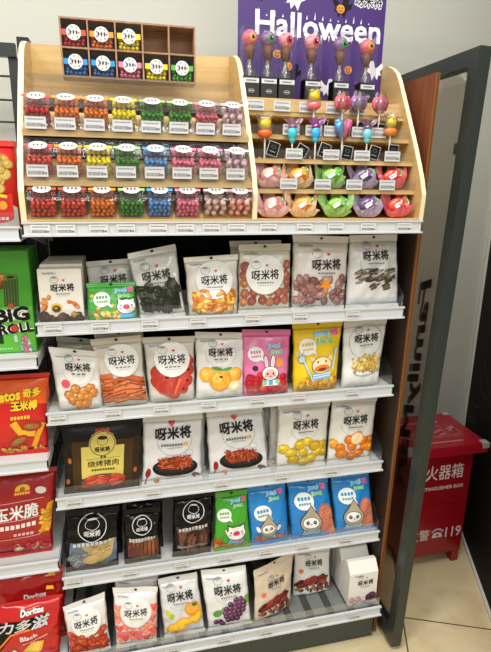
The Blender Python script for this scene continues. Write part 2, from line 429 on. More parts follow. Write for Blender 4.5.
# brown wood partition on the right
wp = thing('wood_partition', 'red brown wooden partition with orange edge right of the snack shelving', 'partition', (.9035, .2, 0))
ch('panel', B((.9035, .048, 0, .9075, .38, 1.612)), M_BROWN, wp)
ch('edge_band', B((.9035, .045, 0, .9075, .048, 1.612)), M_BROWNEDGE, wp)
ch('inner_shade_sheet', B((.9022, .052, 0, .9035, .38, 1.243)), mat((46, 30, 20), .55), wp)  # dark sheet added for the shade on the panel's inner face
ch('dark_core', B((.9075, .048, 0, .9100, .38, 1.612)), mat((40, 26, 18), .5), wp)
ch('outer_panel', B((.9100, .045, 0, .9125, .38, 1.612)), M_BROWNEDGE, wp)
wp.rotation_euler = (0, math.radians(.8), 0)

# ==================================================================== CANDY DISPLAY
disp = thing('candy_display', 'pale plywood stepped candy display with curved side panels', 'display stand', (.45, .15, 1.278))
prof = [(0.0, 1.2775), (-.004, 1.336), (.012, 1.375), (.045, 1.435), (.105, 1.532), (.155, 1.610), (.172, 1.630), (.195, 1.645), (.222, 1.655), (.25, 1.660), (.27, 1.660), (.27, 1.2775)]
for x0, x1 in ((0, .011), (.478, .489), (.889, .9)):
    bm = bmesh.new(); prism(bm, prof, 'x', x0, x1, 0, 1); ch('side_panel', bm, [M_BIRCH, M_EDGE], disp)
ch('back_panel', B((.011, .262, 1.278, .889, .270, 1.66)), M_BIRCH_H, disp)
ch('base_board', B((.011, -.002, 1.2775, .889, .262, 1.2812)), M_BIRCH_H, disp)
TILT = math.radians(31)
def slope_board(x0, x1, yf, zf, name='sloped_shelf', t=TILT, lip=.012):
    bm = bmesh.new(); L = (.262-yf)/math.cos(t); c, s = math.cos(t), math.sin(t)
    ye = yf+.075; prism(bm, [(yf, zf-.008), (yf, zf+.002), (ye, zf+.002+(ye-yf)*math.tan(t)), (ye, zf-.008+(ye-yf)*math.tan(t))], 'x', x0, x1)
    ch(name, bm, M_BIRCH_H, disp)
def acr(x0, x1, y, z0, z1, name='acrylic_strip'):
    ch(name, B((x0, y-.002, z0, x1, y, z1)), M_ACRH, disp)
XL = (.011, .478); XR = (.489, .889)
slope_board(*XL, .040, 1.452); acr(*XL, .038, 1.450, 1.484)
slope_board(*XL, .006, 1.355); acr(*XL, .004, 1.352, 1.392)
slope_board(*XL, .010, 1.2825, 'riser')
ch('gap_dark_plate', B((.011, .128, 1.285, .478, .132, 1.527)), M_BACK, disp)  # black plate added so the gaps between the sloped shelves go dark
# top ledge left with clear tray
ch('ledge', B((.011, .125, 1.528, .478, .262, 1.538)), M_BIRCH_H, disp)
ch('acrylic_tray', B((.016, .108, 1.538, .46, .110, 1.572), (.016, .110, 1.568, .46, .20, 1.572), (.016, .106, 1.535, .46, .13, 1.539)), M_ACRH, disp)
# right half: stepped shelves
for nm, (yf, zf) in (('step_shelf', (.112, 1.520)), ('step_shelf', (.078, 1.466)), ('step_shelf', (.050, 1.412)), ('step_shelf', (.030, 1.346))):
    ch(nm, B((XR[0], yf, zf-.010, XR[1], .262, zf)), M_BIRCH_H, disp)
ch('step_riser', B((XR[0], .140, 1.520, XR[1], .262, 1.552)), M_BIRCH_H, disp)
for yf, zf in ((.112, 1.520), (.078, 1.466), (.050, 1.412), (.030, 1.346)): acr(*XR, yf, zf-.002, zf+.020)

# ------------------------------------------------------------------ candy boxes
SW_, SH, SD = .054, .052, .058
def candy_mesh_bm(r, seed, W=.048, H=.040, Dp=.052, layers=3, lumpy=False):
    rnd = random.Random(seed); bm = bmesh.new(); nx = max(2, int(W/(2*r))); nz = max(2, int(H/(1.75*r))); px = W/nx
    for j in range(layers):
        for k in range(nz):
            off = (.5 if (k+j) % 2 else 0)
            for i in range(nx):
                x = -W/2+px*(i+.5+off*.6-.15)+rnd.uniform(-.25, .25)*r; x = max(-W/2+r*.9, min(W/2-r*.9, x))
                y = .0035+r+j*1.7*r+rnd.uniform(-.2, .2)*r; z = .003+r*.8+k*1.75*r+rnd.uniform(-.25, .25)*r
                if lumpy: ball(bm, (x, y, z), r*1.12, rnd.uniform(.8, 1.1), rnd.uniform(.7, 1), rnd.uniform(.7, 1), 1, 0, Matrix.Rotation(rnd.uniform(0, 3), 4, 'Y'))
                else: ball(bm, (x, y, z), r*1.06, sub=1)
    ny = max(1, int((Dp-layers*1.7*r)/(2*r)))
    for j in range(ny):
        for i in range(nx):
            ball(bm, (-W/2+px*(i+.5), .006+(layers+j+.3)*1.75*r, .003+H-r*1.1+rnd.uniform(-.3, .1)*r), r*1.06, sub=1)
    return bm
def sticker_art(colour, w, sx, sy, cx=0, cy=0, band=.010, bandcol=None, blobs=True):
    A = Art(); A.rect(-w/2, cy-band/2, w/2, cy+band/2, bandcol or colour, .2); A.ell(cx, cy, sx, sy, (228, 228, 224), .5, 0, 24)
    r = random.Random(7)
    cols = [(214, 40, 40), (240, 150, 40), (60, 150, 70), (60, 120, 200)]
    for i in range(7):
        a = i*.9; A.ell(cx+sx*.72*math.cos(a), cy+sy*.72*math.sin(a), .0017, .0017*sy/sx+.0003, cols[i % 4], .8, 0, 8)
    for i in range(3):
        x = cx+(i-1)*sx*.42; d = sx*.15; A.line([(x-d, cy+d*sy/sx), (x+d, cy+.3*d)], .0018, (40, 40, 40), 1); A.line([(x, cy+sy*.3), (x-.2*d, cy-sy*.28)], .0018, (40, 40, 40), 1.05)
        A.line([(x-d, cy-d*.6), (x+d, cy-d*.5)], .001, (40, 40, 40), 1.1)
    return A
CC = dict(red=(176, 28, 36), salmon=(196, 58, 48), orange=(214, 108, 22), yellow=(226, 208, 24), green=(44, 122, 24), blue=(76, 130, 190), pink=(214, 106, 136),
          deep_pink=(196, 88, 112), lilac=(204, 172, 184), beige=(214, 178, 168), peach=(234, 160, 142), navy=(40, 104, 172), grass=(70, 160, 30))
BAND = dict(red=(228, 74, 52), salmon=(228, 74, 52), orange=(240, 150, 30), yellow=(244, 210, 30), green=(150, 200, 120), blue=(60, 160, 220), pink=(240, 130, 160),
            deep_pink=(240, 130, 160), lilac=(240, 200, 200), beige=(240, 190, 190), peach=(240, 150, 160), navy=(40, 150, 215), grass=(80, 180, 60))
protos = {}
def candy_box(col, mode, loc, label, group, chunk=False):
    key = (col, mode, chunk)
    rot = (TILT, 0, 0) if mode == 'lid' else (0, 0, 0)
    if key in protos: return dup(protos[key], loc, label, group, rot)
    t = thing('candy_box', label, 'candy box', loc, group, rot)
    if mode == 'lid':
        link('clear_case', B((-SW_/2, 0, 0, SW_/2, SD, SH-.008)), M_BOXC, t)
        ld = link('lid', B((-SW_/2-.0015, -.0015, SH-.008, SW_/2+.0015, SD+.0015, SH)), M_BOXC, t)
        link('candies', candy_mesh_bm(.0068 if chunk else .0046, len(col)*7+3, lumpy=chunk), mat(CC[col], .35), t, True)['kind'] = 'stuff'
        A = sticker_art(BAND[col], SW_, .0175, .0155, 0, 0, .009)
        A.build('sticker', t, lambda u, v, o: Vector((u, SD*.48+v, SH+.0004+o)), .02)
    else:
        W = .049
        link('clear_case', B((-W/2, 0, 0, W/2, .036, W)), M_BOXC, t)
        link('lid', B((-W/2, .036, 0, W/2, .040, W)), mat((24, 22, 24), .5), t)
        link('candies', candy_mesh_bm(.0044, len(col)*5+1, .045, .034, .034, 3), mat(CC[col], .35), t, True)['kind'] = 'stuff'
        A = sticker_art(BAND[col], W, .0150, .0150, 0, W*.56, .011)
        A.build('sticker', t, lambda u, v, o: Vector((u, -.0004-o, v)), .02)
    protos[key] = t; return t
rows = [
 ('upper row', 1.460, .046, ['red', 'orange', 'orange', 'yellow', 'green', 'green', 'deep_pink', 'lilac'], [.043, .099, .156, .212, .270, .328, .385, .442]),
 ('middle row', 1.365, .012, ['salmon', 'orange', 'yellow', 'green', 'blue', 'pink', 'pink', 'lilac'], [.043, .100, .157, .214, .272, .329, .386, .444]),
 ('bottom row', 1.2825, .004, ['salmon', 'salmon', 'orange', 'green', 'blue', 'pink', 'beige', 'peach'], [.044, .102, .160, .219, .277, .336, .397, .450])]
for rn, z, y, cols, xs in rows:
    for i, (c, x) in enumerate(zip(cols, xs)):
        cn = {'deep_pink': 'deep pink', 'salmon': 'bright red', 'beige': 'beige pink', 'lilac': 'pale lilac'}.get(c, c)
        n = cols.count(c)
        lab = 'clear lidded box of %s candies, %s' % (cn, rn)
        if n > 1: lab += ', %s of the %s pair' % ('left' if cols.index(c) == i else 'right', cn)
        candy_box(c, 'lid', (x, y, z), lab, 'clear candy boxes in the '+rn, chunk=c in ('lilac', 'beige', 'peach'))
# wooden compartment rack on the ledge
rk = thing('compartment_rack', 'small wooden ten-compartment rack standing on the top ledge, two compartments empty', 'rack', (.0885, .134, 1.5722))
cw, chh, wt = .0570, .0560, .0035
bm = bmesh.new()
for i in range(6): box(bm, i*cw-(wt/2 if i else 0), 0, 0, i*cw+wt/2+(wt/2 if not i else 0), .05, 2*chh+wt)
link('dividers', bm, wood('rack_wood', (150, 112, 84), (176, 138, 104), (3, 3, 20)), rk)
bm = bmesh.new()
for j in range(3): box(bm, 0, 0.0004, j*chh, 5*cw, .0498, j*chh+wt)
link('rack_shelves', bm, wood('rack_wood_dark', (146, 108, 80), (172, 134, 100), (20, 3, 3)), rk)
link('rack_back', B((0, .0475, 0, 5*cw, .05, 2*chh+wt)), mat((150, 116, 84), .6), rk)
for j, i, c in ((1, 0, 'red'), (1, 1, 'orange'), (1, 2, 'yellow'), (0, 0, 'navy'), (0, 1, 'navy'), (0, 2, 'pink'), (0, 3, 'yellow'), (0, 4, 'grass')):
    cn = {'navy': 'blue', 'grass': 'green'}.get(c, c)
    extra = (', left of the blue pair' if i == 0 else ', right of the blue pair') if c == 'navy' else ''
    candy_box(c, 'front', (.0885+(i+.5)*cw, .1365, 1.5722+j*chh+wt+.0002), 'small %s candy box, %s row of the wooden rack%s' % (cn, 'upper' if j else 'lower', extra), 'candy boxes in the wooden rack')

# ------------------------------------------------------------------ price tags
def tag_mesh(name, w, h, seed, col=(206, 206, 206)):
    A = Art(); r = random.Random(seed)
    x = -w/2+.003
    A.dashes(0, h*.28, w*.8, 11, h*.10, (120, 120, 122), .1)
    while x < w*.28:
        q = r.uniform(.0006, .0016); A.rect(x, -h*.32, x+q, -h*.02, (104, 104, 108), .1); x += q+.0009
    A.dashes(w*.34, -h*.2, w*.22, 3, h*.2, (90, 90, 94), .1)
    bm = bmesh.new(); box(bm, -w/2, 0, -h/2, w/2, .0006, h/2)
    me_mats = [mat(col, .5)]; idx = {}
    for vs, fs, c, hh in A.items:
        if c not in idx: idx[c] = len(me_mats); me_mats.append(mat(c, .5))
        V = [bm.verts.new((a, -.0003, b)) for a, b in vs]
        for f in fs:
            q = bm.faces.new([V[i] for i in f]); q.material_index = idx[c]; q.normal_update()
    me = bpy.data.meshes.new(name); bm.to_mesh(me); bm.free()
    for m in me_mats: me.materials.append(m)
    return me
TAGM = [tag_mesh('price_tag', .040, .023, s) for s in range(3)]; RTAG = [tag_mesh('rail_tag', .038, .020, s+9, (216, 216, 214)) for s in range(3)]
tcount = 0
def ptag(x, y, z, label, group, meshes=TAGM, rot=(0, 0, 0)):
    global tcount; tcount += 1
    o = bpy.data.objects.new('price_tag', meshes[tcount % 3]); COL.objects.link(o); o.location = (x, y, z); o.rotation_euler = rot
    return tag(o, label, 'price tag', group)
def ordname(cols, i):
    c = cols[i]; cn = {'deep_pink': 'deep pink', 'salmon': 'bright red', 'beige': 'beige pink', 'lilac': 'pale lilac'}.get(c, c)
    return ('the %s %s box' % ('left' if cols.index(c) == i else 'right', cn)) if cols.count(c) > 1 else 'the %s box' % cn
for rn, z, y, cols, xs in rows[:2]:
    yy = .0355 if rn == 'upper row' else .0015; zz = 1.4685 if rn == 'upper row' else 1.376
    for i, x in enumerate(xs):
        ptag(x-.004, yy-.0005, zz, 'grey barcode price card in front of %s in the %s' % (ordname(cols, i), rn), 'price cards of the '+rn)
for x, w in zip([.035, .084, .149, .204, .271, .329, .386, .442, .515, .6, .676, .757, .851],
                ['left bright red box', 'second bright red box', 'orange box', 'green box', 'blue box', 'pink box', 'beige pink box', 'peach box',
                 'pink jelly pack', 'orange jelly pack', 'green jelly pack', 'purple jelly pack', 'red jelly pack']):
    ptag(x, -.004, 1.261, 'white price card on the top white rail below the %s' % w, 'price cards on the top white rail', RTAG)
rail = {1: ([.036, .137, .248, .36, .493, .615, .755], ['truffle cartons', 'green pig bag', 'seaweed bag', 'orange crisp bag', 'dried slice bag', 'date bag', 'sunflower seed bag']),
        2: ([.026, .153, .268, .386, .514, .625, .778], ['walnut pouch', 'brown bar pouch', 'red roll pouch', 'apricot pouch', 'pink bunny pouch', 'yellow duck pouch', 'potato stick bag']),
        3: ([.044, .24, .422, .591, .739], ['grilled pork bag', 'left shredded meat bag', 'right shredded meat bag', 'yellow chestnut bag', 'orange fruit bag']),
        4: ([.027, .171, .309, .43, .546, .657, .791], ['black bag with triangular crisp', 'narrow black stick bag', 'black jerky bag', 'green pig bag', 'small blue bag', 'middle blue bag', 'right blue bag']),
        5: ([.273, .418, .54, .68, .812], ['citrus bag', 'grape bag', 'beige jerky bag', 'bare stretch of shelf', 'white cartons'])}
for k, (xs, ws) in rail.items():
    for x, w in zip(xs, ws):
        ptag(x, LY[k]-.004, LZ[k]+.015, 'white price card on the shelf rail below the %s' % w, 'price cards on the snack shelf rails', RTAG)

# ------------------------------------------------------------------ Halloween poster
ps = thing('halloween_poster', 'purple Halloween poster with white lettering behind the eyeball lollipops', 'poster', (.69, .25, 1.52))
link('poster_board', B((-.193, 0, 0, .197, .004, .46)), mat((66, 36, 112), .45), ps)
A = Art(); PW = (240, 238, 244); PX = lambda x: x-.69; PZ = lambda z: z-1.52
A.text('Halloween', PX(.708), PZ(1.740), .338, PW, 1, .028, 0, 0, .058)
r = random.Random(2)
for i in range(15):
    x = -.145+i*.021; A.poly([(x-.002, PZ(1.722)), (x+.0025, PZ(1.722)), (x+.0005, PZ(1.722)-r.uniform(.010, .022))], PW, 1)
    A.poly([(x, PZ(1.755)), (x+.004, PZ(1.755)), (x+.003, PZ(1.755)+r.uniform(.004, .018))], PW, 1)
def ghost(cx, cy, s, c, flip=1):
    A.poly([(cx+flip*a*s, cy+b*s) for a, b in ((-1, .4), (-.75, .8), (-.3, .35), (0, .25), (.2, .95), (.6, 1), (.75, .6), (.6, .2), (1.1, .4), (1.0, -.1), (.55, -.3), (.3, -1), (0, -.5), (-.35, -.9), (-.45, -.4), (-.8, -.45), (-.6, -.05))], c, .9)
ghost(PX(.640), PZ(1.800), .028, PW); ghost(PX(.880)-.012, PZ(1.648), .024, PW, -1); ghost(PX(.735), PZ(1.600), .022, PW)
ghost(PX(.765), PZ(1.790), .026, (14, 10, 18)); ghost(PX(.64), PZ(1.63), .022, (14, 10, 18)); ghost(PX(.55), PZ(1.80), .016, (14, 10, 18))
for x, z in ((.598, 1.672), (.792, 1.646), (.762, 1.785), (.628, 1.645)):
    A.ell(PX(x), PZ(z), .011, .010, (232, 150, 20), 1.1); A.ell(PX(x)-.004, PZ(z)+.002, .002, .002, (60, 20, 60), 1.4, 0, 6); A.ell(PX(x)+.004, PZ(z)+.002, .002, .002, (60, 20, 60), 1.4, 0, 6); A.line([(PX(x)-.006, PZ(z)-.003), (PX(x), PZ(z)-.006), (PX(x)+.006, PZ(z)-.003)], .002, (60, 20, 60), 1.4)
A.text('呀米将', PX(.838), PZ(1.808), .078, PW, .9, .09, 0, 0, .034); A.text('呀米将', PX(.838), PZ(1.808), .074, (20, 16, 24), 1.3, .02, 0, 0, .028)
A.build('poster_print', ps, lambda u, v, o: Vector((u, -o, v)), .2)

# ------------------------------------------------------------------ eyeball lollipops in clear boxes
def eyepop(x, col, iris, label, proto=None):
    t = thing('eyeball_lollipop', label, 'lollipop', (x, .143, 1.5524), 'eyeball lollipops in clear boxes')
    H = .152
    link('clear_box', B((-.0195, -.002, 0, .0195, .036, H)), M_BOXC, t)
    bm = bmesh.new(); ball(bm, (0, .017, .128), .0182, 1, .9, 1, sub=3); e = link('eyeball', bm, mat(col, .3, coat=.4), t, True)
    A = Art(); A.ell(0, 0, .0075, .0075, iris, .2, 0, 14); A.ell(0, 0, .0038, .0038, (20, 16, 20), .5, 0, 10); A.ell(.002, .002, .0014, .0014, (240, 240, 240), .8, 0, 6)
    for k in range(6):
        a = k*1.05+.3; A.line([(.009*math.cos(a), .009*math.sin(a)), (.012*math.cos(a+.15), .012*math.sin(a+.15)), (.0155*math.cos(a), .0155*math.sin(a))], .0009, tuple(int(v*.8) for v in col), .2)
    dx = .004
    def SE(u, v, o): d = Vector((u+dx, -math.sqrt(max(0, .0166**2-min(.00026, u*u+v*v))), v)); d = d.normalized()*(.0186+o); d.y *= .9; return Vector((0, .017, .128))+d
    A.build('iris', e, SE, .004, rough=.2)
    bm = bmesh.new(); cyl(bm, (0, .017, .084), (0, .017, .113), .007, .0125, 14); link('wafer_cone', bm, mat((116, 72, 44), .6), t, True)
    bm = bmesh.new(); cyl(bm, (0, .017, .040), (0, .017, .084), .003, .003, 8); link('stick', bm, mat((210, 200, 190), .5), t)
    bm = bmesh.new(); n = 14; R0 = []
    for j in range(7):
        z = .046+j*.010; rr = [.010, .012, .007, .0035, .008, .011, .0135][j]
        R0.append([bm.verts.new(((rr+.0025*math.sin(3*k+j))*math.cos(2*PI*k/n), .017+(rr*.8+.0025*math.cos(4*k))*math.sin(2*PI*k/n), z)) for k in range(n)])
    for j in range(6):
        for k in range(n): bm.faces.new((R0[j][k], R0[j][(k+1) % n], R0[j+1][(k+1) % n], R0[j+1][k]))
    link('twisted_wrapper', bm, M_WRAP, t, True)
    lb = link('base_label', B((-.0195, .0005, .001, .0195, .0335, .046)), mat((16, 15, 17), .4), t)
    A = Art(); A.rect(-.0185, .031, .0185, .041, (228, 228, 228), .4); A.dashes(0, .036, .024, 8, .003, (50, 50, 50), .7)
    A.ell(0, .014, .008, .005, (150, 146, 140), .4); A.ell(0, .014, .006, .0035, (20, 20, 20), .7); A.dashes(0, .014, .011, 4, .003, (210, 206, 200), .9)
    A.build('label_print', lb, lambda u, v, o: Vector((u, .0005-.0014-o, v)), .05)
    return t
E1 = (226, 108, 130); E2 = (142, 104, 150); E3 = (240, 150, 160)
eyepop(.506, E1, (240, 170, 40), 'pink eyeball lollipop with yellow iris, leftmost before the purple poster')
eyepop(.549, E2, (60, 150, 70), 'mauve eyeball lollipop with green iris in the left cluster of three')
eyepop(.593, E3, (190, 30, 40), 'veined pink eyeball lollipop with red iris, right of the left cluster')
eyepop(.658, (236, 150, 156), (206, 40, 60), 'pale pink eyeball lollipop with red iris standing alone mid shelf')
eyepop(.731, E2, (50, 160, 90), 'mauve eyeball lollipop with green iris, second from the right')
eyepop(.800, (228, 112, 116), (236, 170, 40), 'pink eyeball lollipop with yellow iris, rightmost before the purple poster')
for x, w in ((.508, 'leftmost eyeball lollipop'), (.572, 'second and third eyeball lollipops'), (.634, 'lone mid eyeball lollipop'), (.700, 'two right pumpkin lollipops'), (.760, 'rightmost eyeball lollipop')):
    ptag(x, .1065, 1.531, 'white price card on the top wooden step near the '+w, 'price cards on the wooden steps')
for x, w in ((.585, 'blue and purple lollipop'), (.640, 'purple and blue lollipop'), (.685, 'blue and pink lollipop'), (.755, 'purple lollipop beside the pumpkins'), (.805, 'yellow and orange lollipop')):
    ptag(x, .0725, 1.477, 'white price card on the second wooden step near the '+w, 'price cards on the wooden steps')
for x, w in ((.585, 'orange jelly pack'), (.675, 'green jelly pack'), (.752, 'purple jelly pack'), (.830, 'red jelly pack')):
    ptag(x, .0445, 1.423, 'white price card on the third wooden step above the '+w, 'price cards on the wooden steps')
for x, w in ((.568, 'orange'), (.650, 'green'), (.728, 'purple'), (.812, 'red')):
    ptag(x, .0245, 1.357, 'white price card on the lowest wooden step by the lower %s jelly pack' % w, 'price cards on the wooden steps')

# ------------------------------------------------------------------ lollipops and their black cards
def wrapper(t, w0, z0, z1, flare):
    bm = bmesh.new(); n = 16; L = []
    prof_ = [(z0-.014, .002), (z0-.004, .004), (z0+.004, w0*.8), ((z0+z1)/2, w0), (z1-.004, w0*.8), (z1+.010, flare)]
    for j, (z, rr) in enumerate(prof_):
        L.append([bm.verts.new(((rr*(1+.12*math.sin(5*k+j)))*math.cos(2*PI*k/n), (rr*.55*(1+.2*math.sin(4*k+j)))*math.sin(2*PI*k/n), z+.003*math.sin(3*k))) for k in range(n)])
    for j in range(len(L)-1):
        for k in range(n): bm.faces.new((L[j][k], L[j][(k+1) % n], L[j+1][(k+1) % n], L[j+1][k]))
    link('wrapper', bm, M_WRAP, t, True)
def card(t, x, z, rot=.15, w=.026, h=.030):
    c = link('tag_card', B((-w/2, -.0005, -h/2, w/2, .0005, h/2)), mat((224, 222, 220), .5), t); c.location = (x, -.014, z); c.rotation_euler = (0, rot, 0)
    A = Art(); A.rect(-w/2+.0009, -h/2+.0009, w/2-.0009, h/2-.0009, (20, 19, 20), .2); A.ell(0, .004, .006, .004, (90, 88, 86), .5); A.ell(0, .004, .0045, .0028, (20, 19, 20), .8); A.dashes(0, -.006, .014, 4, .002, (160, 158, 156), .6)
    A.build('card_print', c, lambda u, v, o: Vector((u, -.0006-o, v)), .05)
def jelly(c): return mat(c, .15, 0, .6, 0, .5)
def lolly(x, y, z0, zc, kind, label, c1, c2, cardx=.014, cardz=.030, crot=.2):
    t = thing('lollipop', label, 'lollipop', (x, y, z0), 'lollipops with black tag cards'); k = zc-z0
    bm = bmesh.new(); cyl(bm, (0, 0, 0), (0, 0, k-.008), .0019, n=8); link('stick', bm, mat((226, 224, 220), .5), t)
    if kind == 'pumpkin':
        bm = bmesh.new()
        for q in range(5): ball(bm, ((q-2)*.0066, 0, k), .0165, .5, .40, 1-.05*abs(q-2), 2)
        link('pumpkin', bm, mat(c1, .4), t, True)
        bm = bmesh.new(); cyl(bm, (0, 0, k+.014), (.001, 0, k+.022), .0034, .0024, 8); link('stalk', bm, mat(c1, .4), t)
        A = Art(); A.poly([(-.010, .006), (-.003, .002), (-.010, .0005)], c2, .3); A.poly([(.010, .006), (.003, .002), (.010, .0005)], c2, .3)
        A.line([(-.011, -.003), (-.006, -.008), (-.002, -.006), (.002, -.008), (.006, -.006), (.011, -.002)], .0028, c2, .3)
        A.build('carved_face', t, lambda u, v, o: Vector((u*1.15, -.0078+abs(u)*.12-o, k+v*1.25)), .02); wrapper(t, .021, k-.017, k+.014, .012)
    elif kind == 'duck':
        bm = bmesh.new(); ball(bm, (0, 0, k+.007), .0140, 1, .8, 1.05); ball(bm, (.007, -.002, k+.018), .006, 1, .8, .8); ball(bm, (-.007, -.002, k+.018), .006, 1, .8, .8); link('candy_head', bm, jelly(c1), t, True)
        bm = bmesh.new(); ball(bm, (0, 0, k-.012), .0150, 1.15, .8, .7); link('candy_body', bm, jelly(c2), t, True); wrapper(t, .018, k-.018, k+.018, .020)
    elif kind == 'twin':
        for sx, c in ((-.010, c1), (.011, c2)):
            bm = bmesh.new(); cyl(bm, (sx*.35, 0, k-.020), (sx*1.2, 0, k+.014), .005, .010, 12); ball(bm, (sx*1.2, 0, k+.014), .010, 1, .7, .8); link('candy_petal', bm, jelly(c), t, True)
        wrapper(t, .020, k-.020, k+.020, .018)
    else:
        bm = bmesh.new(); ball(bm, (0, 0, k-.010), .0115, 1, .75, 1.35); ball(bm, (0, 0, k-.023), .008, 1, .75, 1.1); link('candy_body', bm, jelly(c2), t, True)
        bm = bmesh.new(); ball(bm, (0, 0, k+.004), .009, 1.1, .7, .7)
        n = 9; top = [bm.verts.new(((q/(n-1)-.5)*.052, .004*math.sin(q*2.3), k+.022+.003*math.cos(q*1.9))) for q in range(n)]; bot = [bm.verts.new(((q/(n-1)-.5)*.010, .002*math.sin(q*2.3), k+.002)) for q in range(n)]
        for q in range(n-1): bm.faces.new((bot[q], bot[q+1], top[q+1], top[q]))
        link('coloured_wrapper', bm, clear('tint_%s' % (c1,), c1, .4, .15, .45), t, True)
    card(t, cardx, cardz, crot)
YL = (216, 190, 20); OR = (238, 96, 30); TL_ = (60, 190, 206); PU = (150, 90, 150); PK = (232, 84, 140); BLU = (30, 140, 214)
lolly(.520, .062, 1.4125, 1.478, 'duck', 'yellow headed lollipop on orange body, leftmost of the candy lollipops', YL, OR, .016, .020, .3)
lolly(.585, .062, 1.4125, 1.478, 'bow', 'teal lollipop with pinkish purple bow wrapper next to the leftmost yellow one', (176, 120, 150), TL_, .018, .016, .5)
lolly(.641, .062, 1.4125, 1.480, 'bow', 'blue lollipop with purple bow wrapper below the yellow and pink one', (170, 60, 160), (50, 170, 220), .018, .020, .3)
lolly(.646, .095, 1.4665, 1.546, 'duck', 'tall yellow headed lollipop on pink body, above the other candy lollipops', YL, (240, 110, 120), .016, .022, .2)
lolly(.707, .062, 1.4125, 1.482, 'twin', 'two petal lollipop, blue beside pink, in the middle of the row', BLU, PK, .008, .016, .15)
lolly(.770, .062, 1.4125, 1.482, 'bow', 'pale teal lollipop with mauve bow wrapper below the pumpkins', (140, 96, 130), (110, 200, 212), .014, .018, .25)
lolly(.829, .062, 1.4125, 1.492, 'duck', 'yellow and orange lollipop at the right end of the row', (200, 180, 30), (240, 130, 40), .004, .022, .05)
lolly(.716, .092, 1.4665, 1.543, 'pumpkin', 'pink carved pumpkin lollipop, leftmost of the three pumpkins', (230, 96, 112), (186, 50, 70), .004, .016, .05)
lolly(.757, .092, 1.4665, 1.545, 'pumpkin', 'purple carved pumpkin lollipop with green grin', (166, 116, 180), (30, 140, 40), .004, .018, .35)
lolly(.812, .092, 1.4665, 1.544, 'pumpkin', 'pink carved pumpkin lollipop with blue grin, rightmost of the three pumpkins', (232, 96, 116), (30, 130, 190), .004, .016, .1)

# ------------------------------------------------------------------ jelly packs in tissue
def jelly_pack(x, y, z, tissue, jc, fruit, leaf, label, seed, R=.036):
    t = thing('jelly_pack', label, 'jelly pack', (x, y, z), 'tissue wrapped jelly packs'); r = random.Random(seed)
    bm = bmesh.new(); n = 30; rings = []
    for j, (q, zz) in enumerate(((.001, .0), (.30, .001), (.62, .006), (.80, .017), (.92, .030), (1.0, .044))):
        row = []
        for k in range(n):
            a = 2*PI*k/n; rip = 1+(.13*math.sin(5*a+seed)+.13*math.sin(9*a+seed*2)+r.uniform(-.09, .09))*(j/5)
            row.append(bm.verts.new((R*q*rip*math.cos(a), R*.62*q*rip*math.sin(a), zz*(1+.30*math.sin(5*a+seed+1)*(j/5)+r.uniform(-.14, .14)*(j/5))*(1.25 if math.sin(a) > 0 else .55))))
        rings.append(row)
    for j in range(5):
        for k in range(n): bm.faces.new((rings[j][k], rings[j][(k+1) % n], rings[j+1][(k+1) % n], rings[j+1][k]))
    link('tissue', bm, clear('tissue_%s' % (tissue,), tissue, .15, .3, .72), t)
    bm = bmesh.new(); ball(bm, (0, -.002, .028), .0215, 1.05, .62, .85, 3); link('jelly', bm, jelly(jc), t, True)
    A = Art(); A.poly([(-.022, .002), (-.006, .011), (-.001, .004), (-.017, -.005)], (240, 238, 234), .2)
    A.dashes(-.012, .004, .012, 4, .002, (120, 118, 116), .6, .5)
    A.ell(.005, .012, .0098, .0082, (236, 232, 226), .5, 0, 14)
    for k in range(3): A.ell(.001+.0055*(k % 2)+.001, .009+.0042*k-.001, .0048, .0046, fruit, .9+.1*k, 0, 12)
    A.ell(.011, .010, .0055, .0028, leaf, 1.4, .7, 10); A.ell(.007, .018, .005, .0025, leaf, 1.5, -.4, 10)
    A.build('fruit_sticker', t, lambda u, v, o: Vector((u+.002, -.0265-o+v*.35, .028+v)), .01)
tis = [((240, 196, 196), (236, 170, 150), (226, 80, 90), (90, 150, 70), 'pink'), ((240, 206, 160), (240, 150, 20), (240, 150, 30), (70, 150, 60), 'orange'),
       ((166, 210, 120), (130, 190, 50), (110, 180, 60), (60, 150, 50), 'green'), ((196, 176, 206), (104, 84, 120), (130, 60, 150), (90, 170, 60), 'purple'), ((238, 110, 120), (232, 84, 64), (214, 50, 60), (80, 160, 70), 'red')]
for i, (xd, xe) in enumerate(((.531, .533), (.599, .604), (.680, .686), (.762, .766), (.836, .842))):
    a, b, c, d, n = tis[i]
    jelly_pack(xd, .052, 1.3465, a, b, c, d, '%s tissue wrapped jelly pack, upper row of jelly packs' % n, i+3, .036)
    jelly_pack(xe, .026, 1.2814, a, b, c, d, '%s tissue wrapped jelly pack in the lower row just above the rail' % n, i+11, .037)

